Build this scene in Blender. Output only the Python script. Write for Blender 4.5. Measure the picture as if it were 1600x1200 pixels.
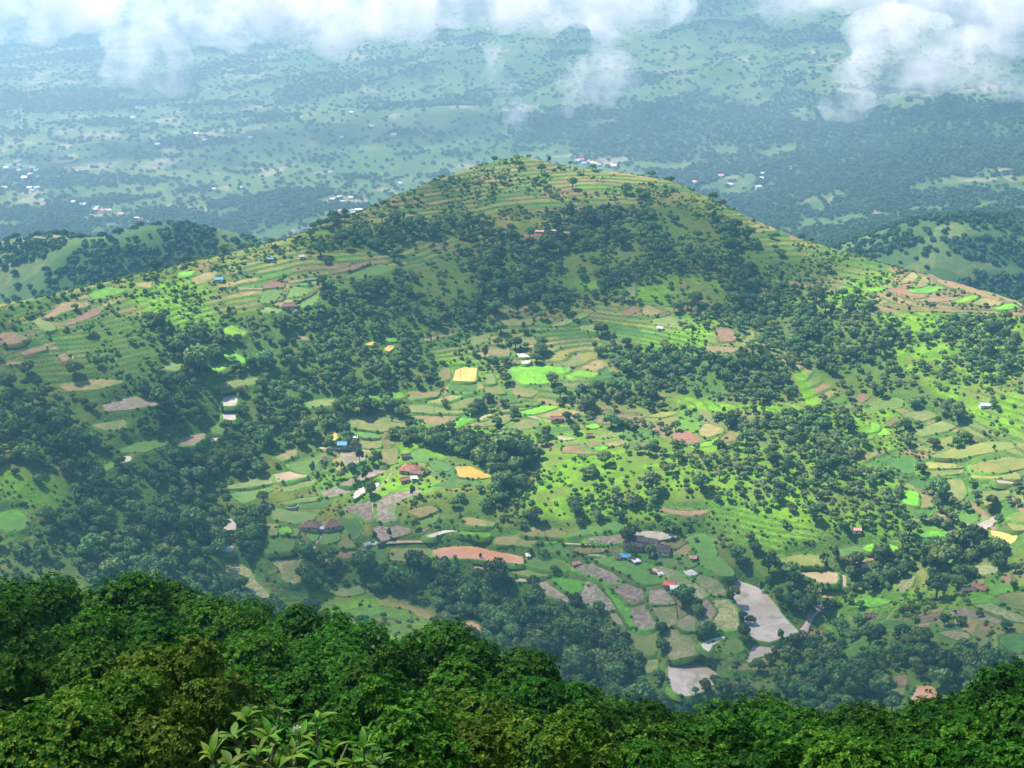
import bpy, math, random
import numpy as np
from mathutils import Vector
for o in list(bpy.data.objects): bpy.data.objects.remove(o)
rng = np.random.default_rng(7); random.seed(7)
SC = bpy.context.scene
# ------------------------------------------------------------------ camera
FPX = 2300.0                      # focal length in pixels of a 1600 wide frame
PITCH = math.atan(850 / FPX)      # looking down from the plateau rim
CZ = 640.0                        # camera height above the far plain's datum
cam = bpy.data.cameras.new('camera'); co = bpy.data.objects.new('camera', cam)
SC.collection.objects.link(co); SC.camera = co
cam.sensor_width = 36; cam.lens = FPX / 1600 * 36
cam.clip_start = 0.5; cam.clip_end = 60000
co.location = (0, 0, CZ); co.rotation_euler = (math.pi / 2 - PITCH, 0, 0)
# ------------------------------------------------------------------ sky, sun, exposure
SUN_EL, SUN_AZ = math.radians(54), math.radians(-52)     # azimuth from +Y, negative = left
w = bpy.data.worlds.new('World'); SC.world = w; w.use_nodes = True
nt = w.node_tree; nt.nodes.clear()
sky = nt.nodes.new('ShaderNodeTexSky'); sky.sky_type = 'NISHITA'; sky.sun_disc = False
sky.sun_elevation = SUN_EL; sky.sun_rotation = SUN_AZ
sky.air_density = 1.0; sky.dust_density = 0.4; sky.altitude = 600
bg = nt.nodes.new('ShaderNodeBackground'); bg.inputs[1].default_value = 0.085
wo = nt.nodes.new('ShaderNodeOutputWorld')
nt.links.new(sky.outputs[0], bg.inputs[0]); nt.links.new(bg.outputs[0], wo.inputs[0])
TO_SUN = Vector((math.sin(SUN_AZ) * math.cos(SUN_EL), math.cos(SUN_AZ) * math.cos(SUN_EL), math.sin(SUN_EL)))
sl = bpy.data.lights.new('sun', 'SUN'); sl.energy = 5.0; sl.angle = math.radians(0.6); sl.color = (1.0, 0.92, 0.78)
so = bpy.data.objects.new('sun', sl); SC.collection.objects.link(so)
so.rotation_euler = (-TO_SUN).to_track_quat('-Z', 'Y').to_euler(); so.location = (-800, 600, 2500)
SC.view_settings.view_transform = 'Standard'; SC.view_settings.look = 'None'
SC.view_settings.exposure = 1.3; SC.view_settings.gamma = 1.0
cy = SC.cycles
cy.max_bounces = 8; cy.diffuse_bounces = 2; cy.glossy_bounces = 2; cy.transmission_bounces = 3
cy.transparent_max_bounces = 8; cy.volume_bounces = 4; cy.use_denoising = True
cy.volume_step_rate = 1.0; cy.volume_max_steps = 256; cy.sample_clamp_indirect = 6
try: cy.use_adaptive_sampling = True; cy.adaptive_threshold = 0.02
except Exception: pass
# ------------------------------------------------------------------ geometry of the view (used to survey the place)
CP, SP = math.cos(PITCH), math.sin(PITCH)
def ray(px, py):
    a = (np.asarray(px, float) - 800) / FPX; b = -(np.asarray(py, float) - 600) / FPX
    return a, CP + b * SP, -SP + b * CP           # un-normalised direction (x, y, z)
def at_range(px, py, r):
    dx, dy, dz = ray(px, py); k = r / np.hypot(dx, dy)
    return dx * k, dy * k, CZ + dz * k
def project(x, y, z):
    z = z - CZ; dep = y * CP - z * SP; up = y * SP + z * CP
    dep = np.maximum(dep, 1e-3)
    return 800 + FPX * x / dep, 600 - FPX * up / dep
def smooth(a, b, x):
    t = np.clip((x - a) / (b - a), 0, 1); return t * t * (3 - 2 * t)
def inpoly(px, py, poly):
    poly = np.asarray(poly, float); r = np.zeros(np.shape(px), bool); n = len(poly)
    x0, y0 = poly.min(0); x1, y1 = poly.max(0)
    sel = (px >= x0) & (px <= x1) & (py >= y0) & (py <= y1)
    if not sel.any(): return r
    X, Y = px[sel], py[sel]; c = np.zeros(X.shape, bool); j = n - 1
    for i in range(n):
        xi, yi = poly[i]; xj, yj = poly[j]
        if yi != yj:
            c ^= ((yi > Y) != (yj > Y)) & (X < (xj - xi) * (Y - yi) / (yj - yi) + xi)
        j = i
    r[sel] = c; return r
def hash2(i, j, s):
    v = np.sin(i * 127.1 + j * 311.7 + s * 74.7) * 43758.5453; return v - np.floor(v)
def vnoise(x, y, s=0):
    i, j = np.floor(x), np.floor(y); u, v = x - i, y - j
    u = u * u * (3 - 2 * u); v = v * v * (3 - 2 * v)
    a, b, c, d = hash2(i, j, s), hash2(i + 1, j, s), hash2(i, j + 1, s), hash2(i + 1, j + 1, s)
    return a + (b - a) * u + (c - a) * v + (a - b - c + d) * u * v
def fbm(x, y, s=0, o=4):
    t = 0; a = 0.5
    for k in range(o):
        t = t + a * vnoise(x * 2 ** k, y * 2 ** k, s + k); a *= 0.5
    return t / (1 - 0.5 ** o)
# ------------------------------------------------------------------ landform
RIDGE = [(-160,500,1090),(0,480,1120),(60,470,1135),(150,450,1165),(270,421,1210),(370,396,1250),(450,377,1285),(560,337,1350),(660,291,1425),
 (750,259,1490),(785,250,1510),(812,245,1520),(840,250,1516),(880,260,1508),(960,270,1490),(1050,284,1465),(1120,316,1425),(1180,346,1390),(1250,376,1355),
 (1350,404,1315),(1400,420,1295),(1500,447,1245),(1600,486,1195),(1760,520,1160)]
INNER = [(-160,600,1030),(-160,750,930),(-160,900,830),(0,560,1065),(0,650,1000),(0,750,925),(0,850,860),(200,520,1100),(200,620,1020),(200,720,950),(200,830,880),
 (400,480,1150),(400,560,1085),(400,650,1015),(400,750,945),(400,850,868),(400,930,812),(600,400,1265),(600,470,1180),(600,560,1100),(600,650,1030),(600,750,950),
 (600,860,862),(600,960,785),(800,330,1385),(800,420,1260),(800,500,1175),(800,580,1095),(800,680,1008),(800,780,922),(800,880,846),(800,980,768),(800,1060,712),
 (1000,360,1345),(1000,440,1240),(1000,520,1160),(1000,600,1080),(1000,690,1000),(1000,790,914),(1000,890,838),(1000,1000,753),(1000,1100,688),
 (1200,430,1275),(1200,500,1185),(1200,580,1100),(1200,680,1010),(1200,780,925),(1200,880,845),(1200,1000,752),(1200,1100,686),
 (1400,470,1220),(1400,550,1130),(1400,640,1045),(1400,740,960),(1400,840,878),(1400,940,800),(1400,1060,712),
 (1600,560,1120),(1600,650,1040),(1600,750,955),(1600,850,872),(1600,950,795),(1600,1080,700),(1760,650,1040),(1760,850,870),(1760,1000,750)]
cp = np.array([at_range(*p) for p in RIDGE + INNER])
def tps_k(d2): return d2 * np.log(d2 + 1e-9) * 0.5
P2 = cp[:, :2] / 500.0; N = len(P2)
K = tps_k(((P2[:, None] - P2[None]) ** 2).sum(2)) + np.eye(N) * 0.0001
A = np.zeros((N + 3, N + 3)); A[:N, :N] = K; A[:N, N] = 1; A[:N, N + 1:] = P2; A[N, :N] = 1; A[N + 1:, :N] = P2.T
WT = np.linalg.solve(A, np.concatenate([cp[:, 2], np.zeros(3)]))
def tps(x, y):
    x = x / 500.0; y = y / 500.0; r = WT[N] + WT[N + 1] * x + WT[N + 2] * y
    for k in range(N): r = r + WT[k] * tps_k((x - P2[k, 0]) ** 2 + (y - P2[k, 1]) ** 2)
    return r
rp = np.array([at_range(*p) for p in RIDGE]); RAZ = np.arctan2(rp[:, 0], rp[:, 1]); RR = np.hypot(rp[:, 0], rp[:, 1])
BUMPS = [(20,345,1800,105,190),(230,350,1760,68,150),(370,368,1700,54,120),(1660,245,2600,85,300),(1640,335,1950,78,190),(1500,350,1900,48,150),(1400,380,1820,28,110),(1500,130,5200,260,1500),(1100,120,5600,140,1500)]
BW = [(*[float(v) for v in at_range(px, py, r)[:2]], h, s) for px, py, r, h, s in BUMPS]
def plain_z(x, y):
    z = 25 + 26 * (fbm(x / 900, y / 900, 3) - .5) + 5 * (fbm(x / 140, y / 140, 5, 3) - .5)
    for bx_, by_, h, s in BW:
        wob = 1 + 0.5 * (fbm(x / 160 + h, y / 160, 9, 3) - .5)
        z = z + h * np.exp(-((x - bx_) ** 2 + (y - by_) ** 2) / (2 * s * s)) * wob
    return z
RAV = [([(440,935),(520,905),(620,905),(720,925),(820,955),(930,1000),(1020,1060),(1090,1110)], 15, 30),
       ([(1330,880),(1300,930),(1265,960),(1250,995),(1200,1040),(1150,1090),(1090,1130)], 11, 20),
       ([(1120,850),(1190,890),(1250,940),(1262,965)], 8, 20),
       ([(1180,470),(1240,520),(1330,590),(1420,690),(1500,780),(1480,850),(1380,910),(1310,940)], 9, 28),
       ([(930,545),(1020,590),(1070,628)], 9, 24),
       ([(355,600),(355,690),(340,760),(355,850),(400,930)], 8, 22)]
KNOLL = [(1150,575,9,55),(1010,520,5,60),(870,585,5,45),(960,760,8,70),(1200,760,8,70),(640,430,5,70),(60,770,8,60),(240,560,4,50),(740,790,6,40),(1300,700,5,50)]
def seg_d2(x, y, a, b):
    ax, ay = a; bx_, by_ = b; dx, dy = bx_ - ax, by_ - ay
    t = np.clip(((x - ax) * dx + (y - ay) * dy) / (dx * dx + dy * dy), 0, 1)
    return (x - ax - t * dx) ** 2 + (y - ay - t * dy) ** 2
FG_R = np.array([0, 3, 8, 25, 110, 150, 200, 300, 400, 500, 600, 700.])
FG_Z = np.array([-1.7, -2.6, -6.6, -24.2, -78, -125, -180, -265, -335, -398, -434, -446.]) + CZ
def guess_r(px, py): # range of the smooth landform under a pixel
    r = np.linspace(560, 1700, 500); x, y, z = at_range(px, py, r); d = z - tps(x, y)
    k = np.argmax(d < 0); return x[k], y[k]
RAVW = [([guess_r(*p) for p in pts], d, s) for pts, d, s in RAV]
KNW = [(*guess_r(a, b), h, s) for a, b, h, s in KNOLL]
def height0(x, y):
    r = np.hypot(x, y); az = np.clip(np.arctan2(x, y), -0.45, 0.45)
    xx, yy = r * np.sin(az), r * np.cos(az)
    rr = np.interp(az, RAZ, RR)
    rc = np.minimum(r, rr)
    k = rc / np.maximum(r, 1e-6); kx, ky = xx * k, yy * k
    z = tps(kx, np.maximum(ky, 300))
    z = z + 5.0 * (fbm(xx / 120, yy / 120, 1) - .5) * smooth(620, 760, r)
    for pts, d, s in RAVW:
        m = np.full(np.shape(x), 1e9)
        for a, b in zip(pts[:-1], pts[1:]): m = np.minimum(m, seg_d2(xx, yy, a, b))
        z = z - d * np.exp(-m / (2 * s * s))
    for a, b, h, s in KNW: z = z + h * np.exp(-((xx - a) ** 2 + (yy - b) ** 2) / (2 * s * s))
    ex = np.maximum(r - rr, 0)
    z = z - 0.55 * ex + 0.55 * 18 * (1 - np.exp(-ex / 18)) + (8 * (fbm(xx / 60, yy / 60, 12) - .5)) * smooth(0, 60, ex)
    p = plain_z(x, y); kk = 14.0
    m = np.maximum(z, p)
    far = m + kk * np.log(np.exp((z - m) / kk) + np.exp((p - m) / kk)) - 0.0
    z = np.where(ex > 0, far * smooth(0, 40, ex) + z * (1 - smooth(0, 40, ex)), z)
    fg = np.interp(r, FG_R, FG_Z) + 6 * (fbm(x / 40, y / 40, 21, 3) - .5) * smooth(20, 150, r)
    b = smooth(575, 690, r)
    return fg * (1 - b) + z * b
# ------------------------------------------------------------------ fields, ponds and meadows surveyed from the photograph: kind, then corners
FIELDS = '''
mud 897,888 922,881 950,890 978,904 952,911 935,903
lush 863,904 890,905 916,911 906,936 885,920
mud 917,909 935,910 946,922 966,948 949,953 908,936
mud 842,909 862,907 906,938 912,944 876,938 848,925
lush 936,905 950,912 980,942 993,978 984,978 966,948 946,920
mud 953,913 980,909 1002,918 1004,938 984,942 966,926
mud 984,944 1006,944 1022,970 1019,980 995,980
mud 1016,923 1034,921 1052,943 1015,944
stubble 1018,948 1054,947 1055,974 1040,980 1030,964
mud 951,955 968,950 982,976 974,977 960,972
olive 980,986 1020,984 1026,1000 1020,1021 1004,1021 988,1000
stubble 1041,986 1066,984 1097,1021 1047,1029 1046,1006
wet 1045,1037 1100,1032 1125,1060 1100,1078 1080,1085 1066,1086 1052,1078
stubbley 1119,939 1138,939 1149,955 1150,983 1109,983 1122,960
mud 1090,940 1104,938 1118,954 1108,972 1098,980 1104,960
mud 1061,970 1080,959 1085,970 1083,985 1067,983
wet 1137,905 1150,905 1194,924 1216,956 1247,987 1220,996 1200,1002 1180,999 1168,972 1145,928
green 1067,842 1094,834 1113,841 1117,868 1143,892 1145,899 1127,899 1095,880 1091,860
stubble 1081,904 1096,899 1119,907 1135,928 1117,931 1101,916
pond 1070,892 1080,890 1090,897 1078,900
tan 1042,848 1060,843 1070,847 1056,855 1046,856
wet 980,832 1020,831 1052,835 1054,839 1028,844 1000,839 984,839
mud 915,845 940,837 970,833 970,846 948,848
tan 895,859 908,854 950,857 938,862 910,864
path 880,848 950,851 950,853 880,850
green 882,838 920,823 975,817 975,826 920,832
dark 842,854 858,847 903,853 892,861 896,866 866,861
green 928,874 960,869 1015,881 1037,908 1020,912 1000,911 977,896
green 1026,874 1056,867 1087,882 1072,889 1051,883
stubble 1022,885 1044,885 1072,900 1107,930 1092,937 1061,918 1041,900
pond 1108,1018 1098,1008 1112,1000 1136,993 1128,1000 1112,1007
green 1129,1001 1152,999 1158,1012 1140,1018 1129,1016
olive 1113,1008 1127,1003 1126,1016 1113,1016
wet 1170,1028 1180,1009 1200,1009 1206,1020 1180,1026 1170,1034
olive 1004,1030 1026,1029 1022,1048 1012,1050
pondo 676,860 692,856 752,855 760,859 814,869 814,880 760,874 740,872 680,871
pondo 742,881 772,882 768,888 756,889 742,887
green 817,879 832,873 876,877 891,888 867,891
olive 782,883 814,883 860,894 856,898 832,901 808,896
wet 805,908 824,899 844,902 832,909
tan 776,842 792,840 860,841 865,845 832,852 777,849
tan 817,832 832,826 856,824 885,834 876,838 824,837
olive 610,858 671,858 671,874 610,875
dark 567,858 607,857 608,877 569,879
brown 533,858 565,858 565,871 529,869
lush 715,834 728,828 767,834 763,839 740,836
tan 723,810 736,809 771,818 769,822 729,819
pond 665,838 694,829 718,829 692,833 675,839
pondo 728,972 736,972 755,981 750,992 740,988 730,980
pondo 772,1000 778,995 788,1000 788,1004 770,1006
pondo 800,1006 812,1012 812,1018 804,1016
pondo 828,1023 846,1032 832,1033
pond 714,993 726,993 735,1000 726,1003 715,998
pond 350,820 356,809 367,818 366,827 349,827
olive 350,835 365,832 363,842 352,842
pond 350,860 358,852 365,857 360,862
stubbley 417,870 456,869 489,882 485,900 460,911 441,904 437,888
stubbley 353,886 368,879 388,891 403,912 419,930 415,937 401,932 389,916 365,902
green 418,839 463,839 457,846 455,859 415,863
olive 417,818 432,820 428,836 421,836
olive 457,826 466,827 464,837 457,836
lime 433,826 448,824 455,832 440,835
olive 427,795 490,803 486,813 460,817 427,811
green 501,847 505,833 521,829 527,840 512,847
green 479,831 499,831 492,845
dark 525,811 559,811 565,824 552,839 541,826
mud 533,794 580,783 584,812 576,815 561,804
olive 528,840 540,833 551,853 529,853
mud 593,781 620,771 655,765 659,768 636,776 616,788 613,804 617,812 597,815 591,804
mud 584,825 612,820 639,827 639,832 597,845
olive 517,928 532,921 565,917 567,927 538,931
lush 517,962 540,955 570,951 596,949 637,955 637,969 596,958 568,961
pond 350,616 367,613 368,633 350,634
pond 353,637 368,637 366,656 351,655
green 326,675 342,661 353,661 348,677
pond 330,682 342,682 336,688 330,689
olive 332,604 350,598 403,589 403,597 376,603 341,607
yellow 512,675 525,676 525,687 513,686
tan 431,714 460,699 460,711 441,719
green 449,726 499,715 484,737 461,735
tanwet 429,742 460,736 480,740 479,744 433,752
olive 356,760 400,749 429,747 429,753 390,761 359,763
green 361,772 420,761 429,764 404,775 381,785
olive 441,762 491,749 491,754 460,765 449,767
mudwet 533,708 569,705 569,719 541,727
olive 559,690 593,687 593,697 580,701 563,695
mudwet 531,756 576,737 603,729 605,735 554,753 546,759
mud 501,770 528,760 545,761 545,769 511,777
pond 554,774 558,765 592,753 588,760 570,769 552,779
olive 439,786 472,779 495,777 495,780 466,785 448,788
dark 471,792 480,783 517,781 511,789 500,793
olive 547,653 609,653 607,660 636,661 634,666 596,673 549,667
green 551,670 595,676 590,683 570,683 549,674
olive 481,627 539,623 537,630 481,635
lush 551,618 626,614 631,620 596,625 561,621
olive 597,703 619,701 619,723 599,727
green 637,712 654,702 673,716 666,721 647,720
dark 668,722 680,719 707,730 699,736 681,735
yellowpond 711,729 732,729 769,745 746,748 719,744
dark 674,760 708,749 745,750 739,756 704,761
tan 637,798 672,790 683,796 657,807
green 655,810 685,801 679,814 657,825
yellow 714,578 728,574 744,576 740,595 709,594
dark 705,599 741,599 745,610 728,613 701,609
tan 688,580 699,575 699,588 692,593
olive 759,586 768,584 772,599 759,599
olive 759,603 776,602 788,614 761,615
dark 779,618 792,617 809,627 791,629
tan 745,551 776,545 795,547 793,557 753,556
pond 808,553 816,551 827,558 812,558
pond 817,560 827,560 826,567 818,568
brown 801,567 808,560 815,560 816,568
lime 793,580 806,572 856,572 890,576 886,580 860,584 856,597 816,599 807,592
lime 882,588 910,579 933,583 927,588 889,595
tan 799,603 812,601 839,612 829,619 805,617
tan 641,613 687,612 680,618 641,621
tan 667,628 706,618 719,619 690,629
olive 641,633 662,633 692,639 719,640 723,644 680,645 641,643
olive 711,628 751,619 751,628 728,635 702,637
tan 641,651 717,651 690,663 676,665 657,656
olive 726,666 770,653 795,645 799,654 784,663 752,665
lush 697,666 720,653 735,655 724,662 705,669
tanwet 737,654 752,651 767,647 769,650 752,655
olive 774,645 800,637 837,635 806,640
lime 808,642 840,635 872,635 842,645 821,647
green 805,633 824,628 843,630 836,633
olive 789,671 820,655 837,657 839,666 816,671
tan 839,650 876,639 905,644 872,653
dark 838,674 843,669 888,668 897,673 866,677
tan 891,666 909,664 909,669 897,672
lime 915,666 931,662 935,667 919,669
tanwet 870,683 876,681 899,686 878,688
brown 931,656 954,648 1007,651 984,656 945,662
yellowo 1011,650 1034,643 1059,645 1036,652
tan 1037,655 1057,651 1055,667 1026,659
red 1051,679 1072,674 1101,689 1080,694 1055,686
tan 1093,675 1102,662 1127,668 1127,675 1101,683
tan 1116,693 1134,680 1142,674 1161,682 1146,687
lime 1080,698 1110,690 1130,680 1133,682 1116,695 1083,699
tan 882,698 912,695 916,702 935,706 920,709 882,706
tan 944,693 972,688 973,694 956,697
lime 918,702 938,696 953,697 938,702
tan 986,698 1015,692 1011,696 993,701
olive 929,682 967,671 971,677 941,684
brown 1021,794 1036,794 1060,799 1109,798 1080,805 1048,801
olive 781,499 831,498 829,505 793,509
olive 797,530 830,525 839,537 813,537
olive 735,530 763,521 759,532 745,539
olive 863,510 910,489 919,492 880,507
olive 907,510 929,508 929,517 907,514
olive 1019,500 1046,495 1071,502 1056,507 1027,507
brown 1005,482 1028,479 1045,490 1026,493 1007,491
brown 1119,514 1136,513 1149,524 1145,533 1127,533
brown 1101,542 1126,542 1153,544 1138,553 1113,548
brown 1337,624 1346,615 1359,617 1346,627
green 1363,632 1384,622 1409,626 1407,635 1365,641
olive 1409,648 1438,640 1465,649 1438,658 1428,652
tan 1387,662 1400,651 1403,669 1393,667
olive 1425,674 1472,658 1491,666 1476,673 1441,681
yellowo 1461,700 1465,689 1487,682 1485,691
yellowo 1456,713 1488,701 1536,692 1579,692 1584,699 1540,707 1500,715
yellowo 1449,723 1480,721 1503,730 1452,731
olive 1452,733 1503,732 1503,739 1457,743
yellowo 1517,728 1540,721 1580,716 1599,718 1600,731 1570,737 1521,735
yellowo 1517,739 1587,739 1595,747 1521,747
wet 1559,750 1592,750 1595,755 1561,754
dark 1533,756 1555,756 1555,760 1533,760
olive 1471,751 1501,750 1509,770 1503,780 1490,785 1481,766
olive 1535,765 1573,765 1575,775 1539,789
lime 1411,784 1420,767 1432,769 1433,778 1432,789
tan 1436,791 1436,770 1446,775 1456,791
dark 1429,806 1435,794 1456,794 1451,804 1440,807
green 1501,803 1525,803 1525,813 1516,819 1503,812
lush 1435,844 1454,829 1487,834 1489,841 1460,841
pondm 1514,834 1526,822 1546,812 1556,802 1559,808 1548,822 1536,828 1520,837
yellowo 1577,808 1600,801 1602,815 1590,812
yellowo 1575,817 1597,819 1600,827 1586,829
yellow 1547,829 1589,838 1579,849 1557,842
lime 1327,680 1342,685 1362,684 1361,680 1342,679
lime 1373,680 1391,678 1384,669 1377,672
lime 1363,659 1371,662 1373,670 1360,675 1342,677 1363,670
dark 1369,718 1400,717 1427,718 1427,737 1412,737 1385,724
yellowo 1221,874 1244,869 1289,869 1285,883 1229,882
dark 1309,864 1313,858 1338,853 1350,860 1320,869
tanwet 1253,892 1257,886 1280,889 1307,896 1307,911 1286,911 1259,898
pondm 1310,898 1320,897 1320,917 1310,915
yellow 1279,918 1285,916 1306,918 1323,928 1304,931 1294,935 1281,929
brown 1327,880 1346,873 1369,872 1350,877
lime 1351,857 1364,849 1360,861
lime 1389,850 1405,858 1391,861
stubble 1401,912 1409,903 1427,901 1420,916 1409,925
lush 1331,938 1360,935 1391,938 1372,947 1333,947
dark 1377,974 1392,969 1423,973 1419,979 1381,983
brown 1439,964 1466,959 1466,965 1441,971
mud 1483,954 1506,951 1540,959 1563,968 1561,973 1520,965 1489,959
stubble 1523,946 1546,943 1600,965 1600,973 1576,967
olive 1555,932 1576,927 1602,927 1602,953 1580,947 1561,939
lush 1501,940 1536,931 1550,931 1555,939 1528,941
lush 1539,918 1576,915 1578,923 1545,925
stubble 1523,886 1540,883 1567,890 1563,893 1533,897
lush 1467,882 1490,869 1499,882 1480,885
dark 1563,994 1597,991 1597,1017 1584,1019 1565,1006
stubble 1469,988 1490,985 1511,990 1511,997 1494,999
pondo 1425,1100 1437,1072 1460,1073 1460,1103 1450,1120 1444,1107
brown 1383,1063 1413,1056 1412,1070 1383,1073
olive 1383,1075 1411,1072 1409,1086 1383,1082
tan 1381,474 1392,474 1428,480 1470,483 1600,489 1600,493 1540,489 1470,486 1420,486 1385,478
red 1383,454 1404,448 1419,454 1451,460 1440,465 1412,460
lime 1421,454 1450,448 1468,448 1471,451 1452,456 1430,456
lime 1493,470 1516,463 1524,461 1527,463 1516,469 1502,472
tan 1409,440 1426,425 1433,430 1427,439 1416,442
tan 1433,449 1442,431 1449,440 1446,446
tan 1441,427 1454,429 1480,443 1503,454 1504,459 1474,459 1477,450 1465,440
tan 1507,449 1540,455 1598,474 1598,479 1564,470 1536,462 1517,458
brown 1425,470 1452,465 1498,465 1490,469 1460,471
tan 1519,474 1536,465 1565,472 1559,477 1531,478
lime 1349,452 1379,448 1381,453 1364,455
lime 1551,479 1580,475 1591,480 1560,483
brown 69,496 100,473 137,473 135,478 96,487 78,496
brown 95,508 152,481 159,483 152,491 118,503
olive 51,502 66,496 83,508 85,514 75,517
brown 0,521 24,519 43,528 24,535 0,536
brown 33,552 48,545 69,541 69,546 37,553
brown 0,566 32,565 32,568 0,569
lush 141,460 172,449 195,453 180,458 149,467
tan 211,442 233,441 233,449 215,447
lime 281,426 303,424 296,429 281,432
tan 299,436 320,427 339,425 330,435 309,445
brown 91,556 102,551 106,560 100,564
yellow 106,558 115,557 106,566 102,565
tan 93,600 160,593 191,597 152,607 105,611
mud 161,634 210,619 239,627 245,632 200,639 167,643
olive 145,664 195,657 195,671 170,671
green 187,704 220,691 258,689 255,695 226,705
tanwet 262,690 317,677 317,682 300,695 281,695
pond 179,718 192,712 203,713 201,720 190,722
green 149,734 175,723 177,728 153,737
pondo 0,696 12,692 21,698 12,705 0,708
lush 0,803 26,797 43,814 32,827 0,825
brown 97,726 106,725 115,732 101,734
olive 255,576 266,567 283,570 274,579
brown 413,446 428,439 443,442 439,448 413,450
green 406,470 413,455 438,452 436,460 427,469 413,472
brown 430,468 444,451 447,453 437,468
green 450,454 459,448 488,452 468,461 447,463
tan 425,474 441,465 462,465 448,475 433,477
brown 455,474 486,453 493,454 460,472
green 462,476 496,458 494,468 480,479
green 457,444 515,435 511,441 480,445
green 539,432 594,413 618,418 596,427 551,437
brown 517,424 573,409 576,411 551,421 521,426
brown 451,440 493,434 493,436 453,441
lime 347,516 362,509 381,518 379,523 362,523
lime 349,554 364,551 381,562 379,567 370,560
lime 331,576 353,566 355,570 342,579
brown 465,530 469,524 483,530
yellow 571,538 585,533 581,539
yellow 601,546 607,539 615,541 606,549
lush 605,528 619,527 617,533 607,533
olive 413,480 439,484 431,488 413,487
brown 835,264 854,260 865,262 848,265
brown 749,356 803,354 803,356 752,358
red 811,368 840,364 865,364 850,368 820,371
tan 881,362 897,361 895,363 881,364
brown 971,486 992,479 999,486 981,493
tan 1002,484 1012,477 1038,488 1011,493
olive 979,452 989,438 993,463 977,461
'''
# lush sunny grass on slopes (natural turf, follows the land), dense woods, terraced slopes, bare dry slopes
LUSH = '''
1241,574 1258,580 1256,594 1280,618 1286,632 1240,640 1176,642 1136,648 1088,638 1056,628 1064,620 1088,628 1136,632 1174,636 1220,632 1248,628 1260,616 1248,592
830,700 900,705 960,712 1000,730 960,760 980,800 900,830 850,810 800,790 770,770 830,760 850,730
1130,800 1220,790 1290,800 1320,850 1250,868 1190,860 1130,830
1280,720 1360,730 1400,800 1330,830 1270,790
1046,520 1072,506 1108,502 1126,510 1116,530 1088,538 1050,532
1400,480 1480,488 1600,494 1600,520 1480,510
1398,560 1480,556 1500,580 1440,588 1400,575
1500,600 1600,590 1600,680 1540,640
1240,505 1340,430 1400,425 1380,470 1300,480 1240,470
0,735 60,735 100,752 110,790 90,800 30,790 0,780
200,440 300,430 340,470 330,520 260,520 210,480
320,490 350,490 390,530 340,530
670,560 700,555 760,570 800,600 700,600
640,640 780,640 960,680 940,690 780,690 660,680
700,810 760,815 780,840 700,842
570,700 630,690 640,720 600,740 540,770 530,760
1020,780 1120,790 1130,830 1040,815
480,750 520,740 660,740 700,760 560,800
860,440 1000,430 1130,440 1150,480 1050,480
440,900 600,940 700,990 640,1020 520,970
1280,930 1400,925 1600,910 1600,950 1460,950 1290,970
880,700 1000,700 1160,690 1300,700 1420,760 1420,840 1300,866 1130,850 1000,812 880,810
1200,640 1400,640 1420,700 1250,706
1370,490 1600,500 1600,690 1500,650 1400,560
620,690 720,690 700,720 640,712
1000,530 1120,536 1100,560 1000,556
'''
WOODS = '''
.74 510,460 570,440 640,425 740,385 860,375 890,330 1000,318 1100,330 1160,350 1200,395 1340,400 1350,420 1280,432 1160,440 1080,432 1000,445 960,465 860,480 790,480 740,520 640,520 560,515 505,490
.7 450,378 540,362 640,345 730,330 780,350 660,385 520,395 450,388
.85 1100,440 1180,460 1280,490 1400,500 1600,505 1600,590 1480,600 1400,630 1320,620 1250,560 1150,500
.9 950,535 1080,540 1180,545 1240,578 1250,608 1215,628 1170,632 1060,620 1000,600 930,555
.85 880,612 960,600 1060,630 1040,642 930,632
.9 620,680 700,680 800,690 845,712 835,760 800,800 700,800 690,780 760,760 770,745 700,715 640,700
.62 960,700 1060,690 1160,690 1300,700 1400,760 1420,830 1340,840 1200,800 1100,790 1000,800 880,790 890,730
.8 330,490 420,490 500,480 620,520 680,560 700,600 620,612 540,618 470,622 420,600 380,585 330,560
.6 0,560 60,560 160,560 260,570 330,590 345,640 330,670 250,690 180,690 100,680 0,690
.85 120,500 200,490 320,520 340,560 330,600 240,610 190,560 120,540
.78 20,650 150,640 190,690 170,720 60,730 0,720
.86 240,720 320,690 400,680 430,700 440,730 360,755 330,760 330,800 350,840 340,880 280,900 180,880 100,880 60,830 110,780 130,740
.85 370,600 450,600 480,650 500,680 510,700 440,720 400,700 370,680
.97 300,780 400,800 420,830 420,870 380,880 365,860 310,860
.98 455,905 520,885 560,878 640,876 720,890 800,905 850,930 900,945 950,985 1010,1030 1040,1060 1062,1100 1120,1100 1140,1065 1180,1080 1200,1150 980,1130 850,1060 760,1010 700,962 600,930 540,915 480,935
.97 1125,835 1170,848 1220,870 1250,900 1290,930 1300,960 1270,980 1230,970 1200,925 1160,895 1125,862
.93 1300,960 1330,920 1400,890 1420,860 1470,842 1560,850 1600,860 1600,900 1560,880 1500,880 1440,880 1400,915 1340,950
.97 1190,1060 1240,1012 1300,990 1400,992 1460,1005 1560,1020 1600,1035 1600,1120 1470,1120 1400,1110 1200,1100
.8 0,850 130,860 250,885 340,880 400,935 440,960 540,965 540,990 250,960 0,920
.75 1230,640 1330,640 1370,690 1330,720 1260,700 1200,690 1160,660
.8 1360,600 1480,600 1540,640 1500,660 1440,640
'''
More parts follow.
